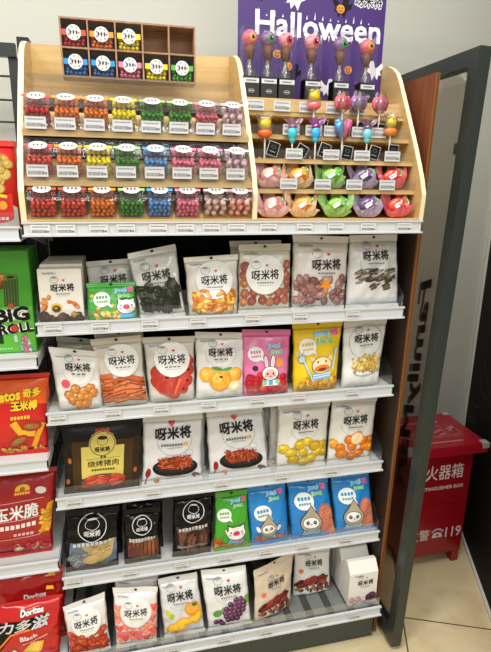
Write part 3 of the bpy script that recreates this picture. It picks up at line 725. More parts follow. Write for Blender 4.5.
# ==================================================================== BAGS
G = 'snack bags on the main shelves'
BAGS = {
'2grey' : [(0.112, 0.105, 1.048), (0.218, 0.105, 1.048), (0.11, 0.127, 1.175), (0.221, 0.127, 1.182)] ,
'2pig' : [(0.11, 0.058, 1.048), (0.221, 0.058, 1.048), (0.111, 0.073, 1.134), (0.219, 0.073, 1.135)] ,
'3weed' : [(0.229, 0.066, 1.048), (0.334, 0.066, 1.048), (0.205, 0.092, 1.197), (0.316, 0.092, 1.218)] ,
'4orange' : [(0.342, 0.065, 1.048), (0.462, 0.065, 1.048), (0.334, 0.088, 1.186), (0.466, 0.088, 1.192)] ,
'5slices' : [(0.463, 0.065, 1.048), (0.595, 0.065, 1.048), (0.467, 0.092, 1.214), (0.6, 0.092, 1.215)] ,
'6dates' : [(0.598, 0.068, 1.048), (0.742, 0.068, 1.048), (0.605, 0.095, 1.236), (0.756, 0.095, 1.23)] ,
'7seeds' : [(0.743, 0.065, 1.048), (0.895, 0.065, 1.048), (0.756, 0.096, 1.233), (0.890, 0.096, 1.235)] ,
'8nuts' : [(0.028, 0.084, 0.823), (0.129, 0.084, 0.823), (0.013, 0.106, 0.979), (0.129, 0.106, 0.959)] ,
'9bars' : [(0.134, 0.086, 0.823), (0.238, 0.086, 0.823), (0.108, 0.113, 0.989), (0.228, 0.113, 0.994)] ,
'10rolls' : [(0.243, 0.088, 0.823), (0.356, 0.088, 0.823), (0.231, 0.114, 0.987), (0.362, 0.114, 0.984)] ,
'11apricot' : [(0.359, 0.084, 0.823), (0.482, 0.084, 0.823), (0.362, 0.112, 0.995), (0.493, 0.112, 0.986)] ,
'12bunny' : [(0.482, 0.084, 0.823), (0.603, 0.084, 0.823), (0.483, 0.112, 0.995), (0.615, 0.112, 0.988)] ,
'13duck' : [(0.617, 0.084, 0.823), (0.74, 0.084, 0.823), (0.62, 0.114, 1.005), (0.762, 0.114, 1.006)] ,
'14ginger' : [(0.757, 0.087, 0.823), (0.866, 0.087, 0.823), (0.765, 0.116, 1.0), (0.895, 0.116, 1.007)] ,
'15pork' : [(0.019, 0.102, 0.581), (0.207, 0.102, 0.581), (0.023, 0.129, 0.768), (0.224, 0.129, 0.765)] ,
'16shred' : [(0.214, 0.102, 0.581), (0.375, 0.102, 0.581), (0.225, 0.129, 0.769), (0.382, 0.129, 0.764)] ,
'17shred2' : [(0.394, 0.102, 0.581), (0.566, 0.102, 0.581), (0.39, 0.131, 0.767), (0.548, 0.131, 0.77)] ,
'18yellow' : [(0.582, 0.100, 0.581), (0.729, 0.100, 0.581), (0.592, 0.130, 0.771), (0.747, 0.130, 0.769)] ,
'19mango' : [(0.733, 0.100, 0.581), (0.868, 0.100, 0.581), (0.751, 0.130, 0.775), (0.894, 0.130, 0.771)] ,
'20chip' : [(0.006, 0.086, 0.357), (0.143, 0.086, 0.357), (0.015, 0.112, 0.525), (0.152, 0.112, 0.521)] ,
'21bars' : [(0.158, 0.086, 0.357), (0.256, 0.086, 0.357), (0.161, 0.110, 0.51), (0.259, 0.110, 0.505)] ,
'22jerky' : [(0.286, 0.083, 0.357), (0.395, 0.083, 0.357), (0.296, 0.111, 0.536), (0.407, 0.111, 0.536)] ,
'23gpig' : [(0.401, 0.083, 0.357), (0.511, 0.083, 0.357), (0.413, 0.111, 0.527), (0.502, 0.111, 0.526)] ,
'24seal' : [(0.511, 0.083, 0.357), (0.626, 0.083, 0.357), (0.5, 0.113, 0.534), (0.616, 0.113, 0.535)] ,
'25blue' : [(0.631, 0.083, 0.357), (0.768, 0.083, 0.357), (0.62, 0.114, 0.537), (0.746, 0.114, 0.531)] ,
'26blue' : [(0.771, 0.083, 0.357), (0.893, 0.083, 0.357), (0.753, 0.114, 0.537), (0.877, 0.114, 0.537)] ,
'27haw' : [(0.006, 0.038, 0.13), (0.111, 0.038, 0.13), (-0.006, 0.062, 0.271), (0.103, 0.062, 0.299)] ,
'28peach' : [(0.124, 0.036, 0.13), (0.234, 0.036, 0.13), (0.124, 0.060, 0.31), (0.243, 0.060, 0.29)] ,
'29citrus' : [(0.255, 0.040, 0.13), (0.371, 0.040, 0.13), (0.244, 0.069, 0.307), (0.352, 0.069, 0.311)] ,
'30grape' : [(0.379, 0.036, 0.13), (0.505, 0.036, 0.13), (0.361, 0.064, 0.317), (0.492, 0.064, 0.311)] ,
'31brown' : [(0.513, 0.040, 0.13), (0.634, 0.077, 0.13), (0.516, 0.066, 0.286), (0.648, 0.103, 0.302)] ,
'32white' : [(0.652, 0.110, 0.13), (0.776, 0.110, 0.13), (0.661, 0.134, 0.286), (0.778, 0.134, 0.269)] ,
}
def shift(P, dx, dy, dz=0): return [(p[0]+dx, p[1]+dy, p[2]+dz) for p in P]
rnd = random.Random(11)
def inside(cx, cy, rx, ry): return lambda x, y: ((x-cx)/rx)**2+((y-cy)/ry)**2 > 1

def small_brand(A, b, col=(40, 70, 130), x=None):
    A.text('FamilyMart', x if x is not None else -b.w*.28, b.h*.865, b.w*.24, (84, 100, 132), 1.6, .01)
def disc_logo(b, cx=0, cy=.62, w=.50, disc=True, **k):
    """white disc behind the brush lettering; returns the art"""
    A = Art()
    if disc: A.ell(cx, cy*b.h, b.w*.36, b.w*.36, WH, 2.2, 0, 26); A.ring(cx, cy*b.h, b.w*.365, b.w*.365, .0007, (170, 168, 164), 2.35, a0=180, a1=360)
    logo(A, cx, cy*b.h, w*b.w, **k); small_brand(A, b); return A

# --- row 1
def carton(x0, x1, y, z, h, d, label, front=True, name='snack_carton', gable=0., group=None):
    t = thing(name, label, 'carton', ((x0+x1)/2, y, z), group); w = x1-x0
    bm = bmesh.new()
    if gable: prism(bm, [(0, 0), (d, 0), (d, h), (d*.62, h+gable), (d*.38, h+gable), (0, h)], 'x', -w/2, w/2)
    else: box(bm, -w/2, 0, 0, w/2, d, h)
    bmesh.ops.bevel(bm, geom=list(bm.edges), offset=.0012, segments=1, affect='EDGES')
    link('carton_body', bm, mat((238, 234, 226), .4), t)
    return t
for i in range(5):
    y = .062+i*.036
    t = carton(.010+.001*i, .103, y, 1.0482, .122+.005*(i > 0), .034, ['front white truffle carton at the left end of the upper bag shelf', 'second white carton directly behind the front truffle carton', 'third white carton deeper in the stack behind the truffle carton', 'fourth white carton deep behind the truffle carton', 'rearmost white carton in the stack behind the truffle carton'][i], group='truffle cartons in a row')
    if i == 0:
        A = Art(); A.text('FamilyMart', -.022, .112, .028, (70, 116, 170), .6, .01); logo(A, .004, .080, .050, h=.8, nsub=9)
        A.pieces(random.Random(3), -.045, .028, -.026, .062, 7, .0055, .004, [(226, 110, 40), (236, 140, 60)], h=.4)
        A.pieces(random.Random(5), .012, .030, .035, .048, 6, .0055, .004, [(226, 110, 40), (236, 150, 90)], h=.4)
        A.ell(-.012, .034, .0125, .0115, (230, 200, 60), .4, 0, 14)
        A.rect(-.045, .001, .045, .014, (60, 36, 26), .35)
        A.pieces(random.Random(6), -.043, .006, .043, .020, 14, .0095, .008, [(74, 42, 28), (96, 56, 36), (60, 34, 24), (190, 140, 60)], h=.5)
        A.ell(-.012, .032, .009, .008, (84, 46, 28), 1.1, 0, 14); A.ell(-.013, .034, .004, .003, (190, 150, 120), 1.3, 0, 8)
        A.build('carton_print', t, lambda u, v, o: Vector((u, -o-.0003, v)), .05)
def cute_brand(A, cx, cy, w, h=1.6, rot=.10):
    A.text('Jiang!', cx-w*.14, cy+w*.10, w*.62, (110, 190, 232), h+.3, .05, rot, 0, w*.26, (236, 244, 248), .05); A.text('Jiang', cx-w*.02, cy-w*.16, w*.62, (120, 200, 120), h+.3, .05, rot, 0, w*.26, (236, 244, 248), .05)
    A.text('酱', cx+w*.34, cy+w*.15, w*.27, (232, 96, 150), h+.5, .05, rot, 0, w*.27, (250, 236, 240), .05)
def bubble(A, cx, cy, r, col, h=1.0):
    A.ell(cx, cy, r, r*.92, (238, 242, 238), h, 0, 22); A.poly([(cx+r*.5, cy-r*.6), (cx+r*1.15, cy-r*1.05), (cx+r*.85, cy-r*.3)], (238, 242, 238), h)
    A.dashes(cx, cy+r*.25, r*1.4, 4, r*.34, col, h+.4, .06); A.dashes(cx+r*.05, cy-r*.28, r*1.3, 5, r*.22, col, h+.4, .06)
def pig(A, cx, cy, r, h=1.2, tongue=None):
    K = (28, 26, 28); W = (244, 240, 236)
    for s in (-1, 1):
        A.poly([(cx+s*r*.95, cy+r*1.05), (cx+s*r*.25, cy+r*.72), (cx+s*r*.95, cy+r*.2)], K, h); A.poly([(cx+s*r*.86, cy+r*.88), (cx+s*r*.34, cy+r*.66), (cx+s*r*.84, cy+r*.3)], W, h+.4)
    A.ell(cx, cy, r*1.06, r*.84, K, h+.2, 0, 22); A.ell(cx, cy, r*.98, r*.76, W, h+.5, 0, 22)
    A.ell(cx, cy-.02*r, r*.36, r*.28, K, h+.7, 0, 14); A.ell(cx, cy-.02*r, r*.31, r*.235, (228, 70, 120), h+.9, 0, 14)
    for s in (-1, 1):
        A.ell(cx+s*r*.12, cy-.02*r, r*.06, r*.1, K, h+1.2, 0, 8); A.ell(cx+s*r*.58, cy+r*.12, r*.09, r*.1, K, h+.8, 0, 8); A.ell(cx+s*r*.68, cy-r*.18, r*.16, r*.11, (240, 150, 170), h+.7, 0, 10)
    A.poly([(cx-r*.75, cy-r*.72), (cx+r*.75, cy-r*.72), (cx+r*.85, cy-r*1.2), (cx-r*.85, cy-r*1.2)], (90, 180, 226), h+.1)
b = Bag('snack_bag', 'white bag half hidden behind the green pig bag on the upper bag shelf', 'snack bag', BAGS['2grey'], .012, 'pillow', (206, 204, 200), group=G, seed=21)
A = Art(); logo(A, .006, b.h*.66, b.w*.55, nsub=0); b.art('printed_logo', A)
b = Bag('snack_bag', 'small wide green bag with a white pig face, upper bag shelf', 'snack bag', BAGS['2pig'], .013, 'pouch', (70, 168, 62), group=G, seed=22, seal=.12)
A = Art(); A.pieces(random.Random(8), -.048, .006, .02, .022, 18, .008, .0055, [(200, 170, 80), (170, 120, 60), (220, 190, 110), (120, 150, 50)], h=.6)
for x, y in ((-.044, .058), (-.03, .03), (.0, .035), (-.012, .02)): A.ell(x, y, .005, .004, (226, 196, 60), .9, .5, 10)
b.art('food_picture', A); A = Art(); bubble(A, -.022, .050, .019, (60, 160, 70)); cute_brand(A, .027, .064, .048); pig(A, .032, .032, .021); b.art('printed_logo', A)
b = Bag('snack_bag', 'crinkled silver white seaweed bag leaning left on the upper bag shelf', 'snack bag', BAGS['3weed'], .018, 'pillow', (216, 216, 212), group=G, seed=23, wr=1.9, rough=.2)
A = Art(); A.rect(-.048, .020, .048, .070, (70, 74, 60), .35)
A.pieces(random.Random(9), -.045, .022, .045, .080, 40, .013, .009, [(62, 66, 54), (82, 86, 68), (96, 98, 84), (48, 52, 44)], 'rect', h=.6, keep=inside(0, .105, .030, .034)); b.art('food_picture', A)
A = disc_logo(b, 0, .62, .60, disc=False); b.art('printed_logo', A)
b = Bag('snack_pouch', 'white pouch of orange curled crisps, upper bag shelf', 'snack bag', BAGS['4orange'], .018, 'pouch', (222, 218, 208), group=G, seed=24)
A = Art(); A.rect(-.052, .012, .052, .060, (222, 130, 30), .35)
A.pieces(random.Random(10), -.052, .010, .052, .062, 70, .0105, .0042, [(236, 146, 36), (246, 172, 60), (220, 118, 26), (250, 196, 96)], h=.6); b.art('food_picture', A)
A = disc_logo(b, .004, .60, .50); b.art('printed_logo', A)
def slices(P, lab, seed):
    b = Bag('snack_bag', lab, 'snack bag', P, .014, 'pillow', (216, 212, 200), group=G, seed=seed); r = random.Random(12); A = Art(); k = 0
    for v in (.030, .052, .074, .096, .118):
        for u in (-.056, -.033, -.011, .011, .033, .056):
            if v > .064 and abs(u) < .04 and v > .064+.0: 
                if not (v < .08 and abs(u) > .02): continue
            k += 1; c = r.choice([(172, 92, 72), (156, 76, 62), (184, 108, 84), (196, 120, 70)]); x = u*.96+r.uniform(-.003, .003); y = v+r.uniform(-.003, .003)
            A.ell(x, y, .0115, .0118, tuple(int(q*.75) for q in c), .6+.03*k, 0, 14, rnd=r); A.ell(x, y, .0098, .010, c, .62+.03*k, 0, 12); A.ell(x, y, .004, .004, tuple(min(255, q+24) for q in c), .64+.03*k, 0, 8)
    b.art('food_picture', A); A = disc_logo(b, -.002, .56, .52); b.art('printed_logo', A)
slices(shift(BAGS['5slices'], -.012, .045, .004), 'bag of dried slices mostly hidden behind the front dried slice bag', 31)
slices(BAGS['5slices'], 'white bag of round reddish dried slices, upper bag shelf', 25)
b = Bag('snack_bag', 'tall white bag of dusty pink brown dates, upper bag shelf', 'snack bag', BAGS['6dates'], .018, 'pillow', (226, 222, 216), group=G, seed=26)
A = Art(); A.pieces(random.Random(13), -.066, .022, .066, .082, 52, .0135, .0092, [(168, 118, 112), (150, 100, 96), (186, 140, 134), (132, 84, 78), (196, 160, 156)], h=.6)
A.poly([(.012+.018*math.cos(i*PI/5+.3)*(1 if i % 2 else .45), .066+.022*math.sin(i*PI/5+.3)*(1 if i % 2 else .45)) for i in range(10)], (240, 150, 40), 2.6); b.art('food_picture', A)
A = disc_logo(b, .012, .62, .52, disc=False); b.art('printed_logo', A)
b = Bag('snack_bag', 'white bag of striped sunflower seeds at the right end of the upper bag shelf', 'snack bag', BAGS['7seeds'], .020, 'pillow', (222, 222, 220), group=G, seed=27, wr=1.6)
A = Art(); A.pieces(random.Random(14), -.050, .068, .050, .100, 70, .010, .0028, [(110, 90, 70), (88, 74, 60), (150, 132, 108), (70, 60, 50), (196, 184, 160)], h=.6, rot=.3, hi=False)
A.pieces(random.Random(15), -.012, .050, .034, .062, 10, .010, .0028, [(110, 90, 70), (88, 74, 60)], h=.6, rot=.5, hi=False); b.art('food_picture', A)
A = Art(); A.ring(-.002, .125, .044, .040, .0009, (180, 180, 176), 1.2, a0=170, a1=370); logo(A, .0, .136, .072); b.art('printed_logo', A)

# --- row 2
b = Bag('snack_pouch', 'white pouch standing hidden behind the walnut pouch', 'snack bag', shift(BAGS['8nuts'], .012, .05, .012), .012, 'pouch', (190, 186, 176), group=G, seed=32)
b = Bag('snack_pouch', 'white pouch of round golden walnuts at the left end, tilted left', 'snack bag', BAGS['8nuts'], .019, 'pouch', (226, 224, 218), group=G, seed=28)
r = random.Random(16); A = Art(); k = 0
for x, y in ((-.020, .040), (-.006, .052), (.010, .048), (.024, .054), (.030, .044), (-.012, .030), (.004, .036), (.018, .034), (-.002, .022), (.014, .022)):
    k += 1; A.ell(x, y, .0105, .0098, (160, 90, 30), .6+k*.05, 0, 14, rnd=r); A.ell(x, y+.0005, .009, .0082, (208, 136, 58), .63+k*.05, 0, 12); A.line([(x-.006, y), (x, y+.002), (x+.006, y-.001)], .001, (150, 84, 30), .7+k*.05); A.ell(x-.003, y+.003, .003, .0022, (236, 184, 110), .7+k*.05, 0, 8)
b.art('food_picture', A); A = Art(); A.ring(.004, .098, .036, .034, .0007, (180, 178, 172), 1, a0=180, a1=360); logo(A, .004, .106, .056, nsub=3, sub=(60, 60, 60)); A.ell(-.028, .066, .010, .010, (222, 80, 90), 1.6, 0, 14); small_brand(A, b); b.art('printed_logo', A)
b = Bag('snack_pouch', 'pouch standing behind the brown bar pouch, only its top edge showing', 'snack bag', shift(BAGS['9bars'], .006, .048, .003), .012, 'pouch', (200, 196, 186), group=G, seed=39)
b = Bag('snack_pouch', 'white pouch of stacked orange brown bars between walnut and red roll pouches', 'snack bag', BAGS['9bars'], .018, 'pouch', (216, 210, 196), group=G, seed=29)
A = Art(); r = random.Random(17); k = 0
for j in range(7):
    for i in range(3):
        k += 1; x = -.034+i*.030+r.uniform(-.006, .006); y = .026+j*.0078; a = r.uniform(-.3, .35); ca, sa = math.cos(a), math.sin(a)
        if y > .066 and abs(x) < .024: continue
        for f, c, d in ((1, (112, 48, 18), 0), (.82, r.choice([(204, 104, 52), (190, 88, 40), (214, 120, 66)]), .03)):
            A.poly([(x+ca*u*.018-sa*v*.006*f, y+sa*u*.018+ca*v*.006*f+(.0008 if f < 1 else 0)) for u, v in ((-1, -1), (1, -1), (1, 1), (-1, 1))], c, .6+.04*k+d)
b.art('food_picture', A); A = disc_logo(b, .006, .67, .54, nsub=4); b.art('printed_logo', A)
b = Bag('snack_pouch', 'white pouch of rolled red hawthorn leather, left of the apricot pouch', 'snack bag', BAGS['10rolls'], .019, 'pouch', (212, 208, 198), group=G, seed=30)
A = Art(); k = 0
def roll(x, y, r_, a, L):
    global k; k += 1; ca, sa = math.cos(a), math.sin(a); h = .6+.12*k
    A.poly([(x-sa*-r_, y+ca*-r_), (x+ca*L-sa*-r_, y+sa*L+ca*-r_), (x+ca*L-sa*r_, y+sa*L+ca*r_), (x-sa*r_, y+ca*r_)], (206, 74, 50), h)
    A.ell(x+ca*L, y+sa*L, r_, r_, (176, 50, 34), h+.03, 0, 16); A.ell(x, y, r_, r_, (196, 62, 44), h+.06, 0, 16); A.ring(x, y, r_*.72, r_*.72, .0012, (150, 36, 26), h+.09); A.ell(x, y, r_*.24, r_*.24, (70, 16, 14), h+.12, 0, 8)
roll(.036, .108, .010, 2.2, -.014); roll(.040, .078, .014, 2.4, .02); roll(.036, .054, .014, 2.6, .02); roll(-.010, .064, .018, 2.7, .022); roll(-.022, .040, .014, 2.3, .02); roll(.004, .028, .015, 2.6, .024); roll(.026, .036, .012, 2.5, .016); A.line([(.004, .024), (.020, .058)], .005, (236, 110, 40), 2)
b.art('food_picture', A); A = disc_logo(b, .004, .66, .54, nsub=4); b.art('printed_logo', A)
b = Bag('snack_pouch', 'white pouch with three yellow apricots, left of the pink bunny pouch', 'snack bag', BAGS['11apricot'], .018, 'pouch', (228, 226, 222), group=G, seed=33)
A = Art()
for x, y, q in ((-.030, .062, .016), (.030, .060, .016), (-.002, .050, .0235)):
    k += 1; A.ell(x, y, q, q*.95, (226, 140, 30), .6+q*20, 0, 20); A.ell(x-.001, y+.001, q*.9, q*.86, (244, 180, 60), .62+q*20, 0, 20); A.ell(x-q*.25, y+q*.2, q*.45, q*.4, (250, 208, 110), .64+q*20, 0, 14)
A.ell(.0, .056, .004, .003, (110, 60, 30), 1.3, 0, 8); A.ell(.028, .036, .013, .0105, (244, 216, 160), 1.3, .5, 14); A.ell(.030, .035, .008, .006, (252, 240, 214), 1.5, .5, 12)
A.ell(-.008, .073, .013, .0035, (70, 140, 50), 1.4, -.2, 12); A.ell(.012, .072, .011, .003, (80, 150, 60), 1.4, .25, 12); b.art('food_picture', A)
A = Art(); A.ring(.0, .116, .040, .034, .0007, (170, 168, 164), 1, a0=150, a1=390); logo(A, .0, .120, .062, nsub=3); small_brand(A, b); b.art('printed_logo', A)
# pink bunny
b = Bag('snack_pouch', 'pink pouch with a white hooded bunny and strawberries', 'snack bag', BAGS['12bunny'], .018, 'pouch', (226, 120, 168), group=G, seed=34)
A = Art(); A.rect(-.055, .008, .055, .040, (190, 30, 40), .3); A.pieces(random.Random(18), -.053, .010, .053, .056, 34, .0105, .010, [(206, 34, 46), (188, 24, 38), (222, 60, 66)], h=.5)
A.ell(-.032, .072, .008, .007, (60, 30, 50), 1.2, 0, 10); A.ell(.034, .085, .010, .012, (244, 160, 70), .6, 0, 12); b.art('food_picture', A)
A = Art(); bubble(A, -.030, .108, .021, (220, 120, 160)); cute_brand(A, .026, .122, .060)
K = (30, 26, 30)
for s, w_ in ((-1, .9), (1, 1)):
    A.ell(.006+s*.009, .088, .0062, .0175, K, 1.5, -s*.12, 16); A.ell(.006+s*.009, .088, .0048, .016, (246, 244, 244), 1.8, -s*.12, 16); A.ell(.006+s*.009, .088, .002, .011, (240, 170, 190), 2.0, -s*.12, 12)
A.ell(.008, .058, .0235, .0185, K, 1.9, 0, 20); A.ell(.008, .058, .022, .017, (246, 244, 244), 2.2, 0, 20); A.ell(.008, .056, .016, .0125, (244, 186, 176), 2.5, 0, 18)
for s in (-1, 1): A.ell(.008+s*.008, .057, .0026, .0032, K, 2.8, 0, 8); A.ell(.008+s*.013, .051, .003, .002, (236, 110, 120), 2.8, 0, 8)
A.ell(.008, .050, .003, .002, (190, 40, 60), 2.8, 0, 8); A.poly([(-.012, .040), (.026, .040), (.030, .026), (-.014, .026)], (246, 244, 244), 1.7); A.rect(.003, .028, .015, .040, (80, 170, 220), 2); A.ell(-.008, .034, .008, .006, (130, 200, 150), 2.1, .4, 10); A.ell(.028, .036, .007, .006, (130, 200, 150), 2.1, -.4, 10)
b.art('printed_logo', A)
# yellow duck
b = Bag('snack_pouch', 'yellow pouch with a duck face holding fork and spoon', 'snack bag', BAGS['13duck'], .018, 'pouch', (238, 200, 14), group=G, seed=35)
A = Art(); A.pieces(random.Random(19), -.050, .010, .055, .040, 14, .015, .010, [(232, 164, 20), (240, 184, 40), (226, 150, 30)], h=.5); b.art('food_picture', A)
A = Art(); bubble(A, -.028, .120, .024, (226, 180, 40)); cute_brand(A, .020, .146, .074)
A.ell(.012, .070, .029, .0225, (90, 60, 30), 1.5, .15, 20); A.ell(.012, .070, .0275, .021, (240, 216, 170), 1.8, .15, 20)
A.poly([(-.016, .080), (-.022, .094), (-.006, .088)], (240, 216, 170), 1.6); A.poly([(.028, .090), (.040, .100), (.040, .080)], (240, 216, 170), 1.6)
A.ell(.013, .062, .021, .0085, (120, 50, 20), 2.1, .1, 16); A.ell(.013, .063, .0195, .007, (240, 130, 30), 2.4, .1, 16); A.ell(.013, .060, .012, .0035, (150, 30, 30), 2.7, .1, 12)
for s in (-1, 1): A.ell(.012+s*.011, .079+s*.001, .0022, .003, K, 2.4, 0, 8)
A.poly([(-.014, .050), (.036, .054), (.040, .034), (-.012, .030)], (120, 180, 220), 1.4); A.line([(-.013, .043), (.038, .048)], .0025, (240, 240, 240), 1.7); A.line([(-.012, .037), (.038, .042)], .0025, (240, 240, 240), 1.7)
A.line([(-.042, .092), (-.024, .050), (-.012, .028)], .006, (60, 90, 120), 2.0); A.line([(-.042, .092), (-.024, .050), (-.012, .028)], .0045, (190, 216, 232), 2.3)
A.ell(-.044, .088, .011, .010, (60, 90, 120), 2.0, .4, 14); A.ell(-.044, .088, .0095, .0085, (190, 216, 232), 2.3, .4, 14)
for d in (-.008, 0, .008): A.line([(-.047+d, .096), (-.051+d*1.2, .108)], .003, (190, 216, 232), 2.3)
A.line([(.044, .056), (.050, .096)], .0045, (190, 216, 232), 2.3); A.ell(.052, .104, .0055, .012, (60, 90, 120), 2.0, -.1, 14); A.ell(.052, .104, .0045, .011, (190, 216, 232), 2.3, -.1, 14)
b.art('printed_logo', A)
b = Bag('snack_bag', 'tall white bag with a dish of yellow sticks at the right end of its shelf', 'snack bag', BAGS['14ginger'], .018, 'pouch', (228, 228, 224), group=G, seed=36, hole=False)
A = Art(); A.ell(.010, .048, .034, .012, (176, 176, 172), .6, .15, 20); A.ell(.010, .051, .033, .011, (240, 240, 238), .8, .15, 20)
A.pieces(random.Random(20), -.022, .052, .038, .076, 46, .011, .003, [(236, 200, 100), (244, 216, 130), (222, 180, 76)], 'rect', h=1); b.art('food_picture', A)
A = Art(); A.ring(.002, .125, .047, .047, .0009, (120, 120, 118), 1.2); logo(A, .004, .134, .066, nsub=4); b.art('printed_logo', A)

# --- row 3
b = Bag('snack_bag', 'large brown bag of grilled pork with pale yellow label', 'snack bag', BAGS['15pork'], .012, 'pillow', (70, 50, 26), group=G, seed=37, wr=.6, sealcol=(26, 22, 20), hole=False)
A = Art(); A.rect(-.098, .138, .098, .174, (24, 20, 18), .3); A.rect(-.098, .012, -.075, .14, (34, 26, 20), .3); A.rect(.078, .012, .098, .14, (50, 36, 22), .3)
A.text('美味香', -.0, .164, .036, (200, 50, 30), 1, .02); A.dashes(0, .154, .056, 12, .003, (190, 60, 40), 1)
A.rect(-.052, .040, .054, .124, (216, 198, 96), .8); A.ell(0, .130, .033, .033, (214, 196, 100), 1.0, 0, 26); A.ring(0, .130, .031, .031, .0016, (60, 50, 30), 1.4)
A.ring(0, .138, .013, .012, .0011, (50, 44, 30), 1.5); A.ell(0, .145, .012, .005, (50, 44, 30), 1.6, 0, 12); A.text('呀米将', 0, .116, .038, (34, 30, 24), 1.6, .04, .02, 0, .014)
A.text('烧烤猪肉', .002, .079, .078, (52, 40, 26), 1.6, .01, .02, 0, .017); A.line([(-.040, .091), (.044, .093)], .0008, (60, 50, 30), 1.6); A.dashes(.002, .062, .060, 9, .005, (70, 56, 36), 1.6); A.dashes(.002, .096, .016, 2, .005, (70, 56, 36), 1.6)
b.art('printed_label', A)
A = Art(); A.ell(.0, .028, .060, .022, (52, 50, 50), 1.7, .03, 26); A.ell(.0, .030, .054, .018, (90, 90, 90), 1.9, .03, 26); A.pieces(random.Random(22), -.042, .022, .044, .040, 26, .020, .0085, [(196, 62, 44), (216, 84, 58), (170, 44, 34), (226, 104, 76)], h=2.1, rot=.2)
for x, y in ((-.082, .09), (.086, .05), (-.088, .035)): A.ell(x, y, .005, .008, (190, 100, 30), .7, 0, 8)
b.art('food_picture', A, )
def shredded(P, lab, seed):
    b = Bag('snack_bag', lab, 'snack bag', P, .012, 'pillow', (222, 222, 222), group=G, seed=seed, wr=1.1, hole=False)
    A = Art(); A.ell(.006, .046, .056, .025, (22, 20, 22), .6, -.03, 28); A.ell(.006, .050, .049, .019, (44, 42, 44), .8, -.03, 28)
    A.ell(.006, .057, .041, .017, (150, 50, 20), 1, 0, 24); A.pieces(random.Random(seed), -.032, .046, .044, .072, 90, .0085, .0014, [(206, 84, 36), (184, 60, 28), (226, 116, 60), (160, 44, 22)], 'rect', h=1.1)
    A.ell(-.060, .036, .0065, .012, (150, 20, 26), 1, -.1, 14); A.line([(-.061, .026), (-.066, .002)], .003, (150, 20, 26), 1)
    A.pieces(random.Random(3), -.044, .012, -.030, .018, 5, .006, .004, [(226, 150, 50)], h=.8); A.pieces(random.Random(4), .050, .016, .064, .022, 6, .006, .003, [(90, 50, 40)], h=.8); b.art('food_picture', A)
    A = Art(); A.ring(.004, .122, .046, .043, .001, (150, 150, 150), 1, a0=170, a1=370); A.heart(-.004, .166, .009, (206, 30, 40), 1.6); A.text('呀米将', .0, .140, .096, (26, 24, 24), 2, .04, .03, 0, .034); A.dashes(-.004, .108, .058, 8, .006, (110, 108, 106), 1.6); A.dashes(.032, .110, .014, 2, .008, (232, 170, 50), 1.7)
    A.dashes(.004, .100, .040, 12, .002, (150, 150, 150), 1.6); A.ring(.042, .084, .012, .008, .0008, (150, 150, 150), 1.2); b.art('printed_logo', A)
shredded(shift(BAGS['16shred'], .016, .045), 'bag hidden behind the left shredded meat bag, its white edge showing', 41)
shredded(BAGS['16shred'], 'white bag with a black dish of shredded red meat, left of the pair', 38)
shredded(shift(BAGS['17shred2'], .014, .045), 'bag hidden behind the right shredded meat bag, its white edge showing', 43)
shredded(BAGS['17shred2'], 'white bag with a black dish of shredded red meat, right of the pair', 40)
def fruits(P, lab, seed, cols, half=False, group=G):
    b = Bag('snack_bag', lab, 'snack bag', P, .015, 'pillow', (226, 224, 216), group=group, seed=seed, hole=False)
    A = Art(); r = random.Random(seed); kk = 0
    for x, y in ((-.046, .062), (-.028, .052), (.046, .064), (.036, .050), (.052, .046), (-.008, .070), (.010, .076), (-.022, .036), (.028, .064), (.0, .052), (.020, .034), (.004, .028)):
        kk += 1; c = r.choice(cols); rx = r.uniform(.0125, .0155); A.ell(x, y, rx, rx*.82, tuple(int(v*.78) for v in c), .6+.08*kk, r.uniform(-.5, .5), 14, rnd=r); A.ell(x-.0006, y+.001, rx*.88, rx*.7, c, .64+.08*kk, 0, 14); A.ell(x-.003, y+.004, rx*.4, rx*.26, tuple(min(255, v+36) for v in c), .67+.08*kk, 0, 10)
    if half: A.ell(.010, .072, .017, .016, (226, 130, 30), 1.9, 0, 18); A.ell(.010, .072, .015, .014, (250, 226, 180), 2.1, 0, 18)
    b.art('food_picture', A); A = Art(); A.ring(0, .125, .040, .040, .0008, (170, 170, 166), 1, a0=190, a1=350); logo(A, .004, .130, .074); small_brand(A, b); b.art('printed_logo', A)
YC = [(214, 176, 30), (224, 190, 50), (200, 160, 26)]; OC = [(236, 140, 30), (244, 160, 50), (228, 120, 24)]
fruits(shift(BAGS['18yellow'], -.026, .075), 'rear bag of the stack behind the yellow chestnut bag, only its left edge showing', 51, YC)
fruits(shift(BAGS['18yellow'], -.013, .038), 'middle bag of the stack behind the yellow chestnut bag, only its left edge showing', 52, YC)
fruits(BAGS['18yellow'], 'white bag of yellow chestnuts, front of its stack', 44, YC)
fruits(BAGS['19mango'], 'white bag of round orange fruits at the right end of its shelf', 45, OC, True)

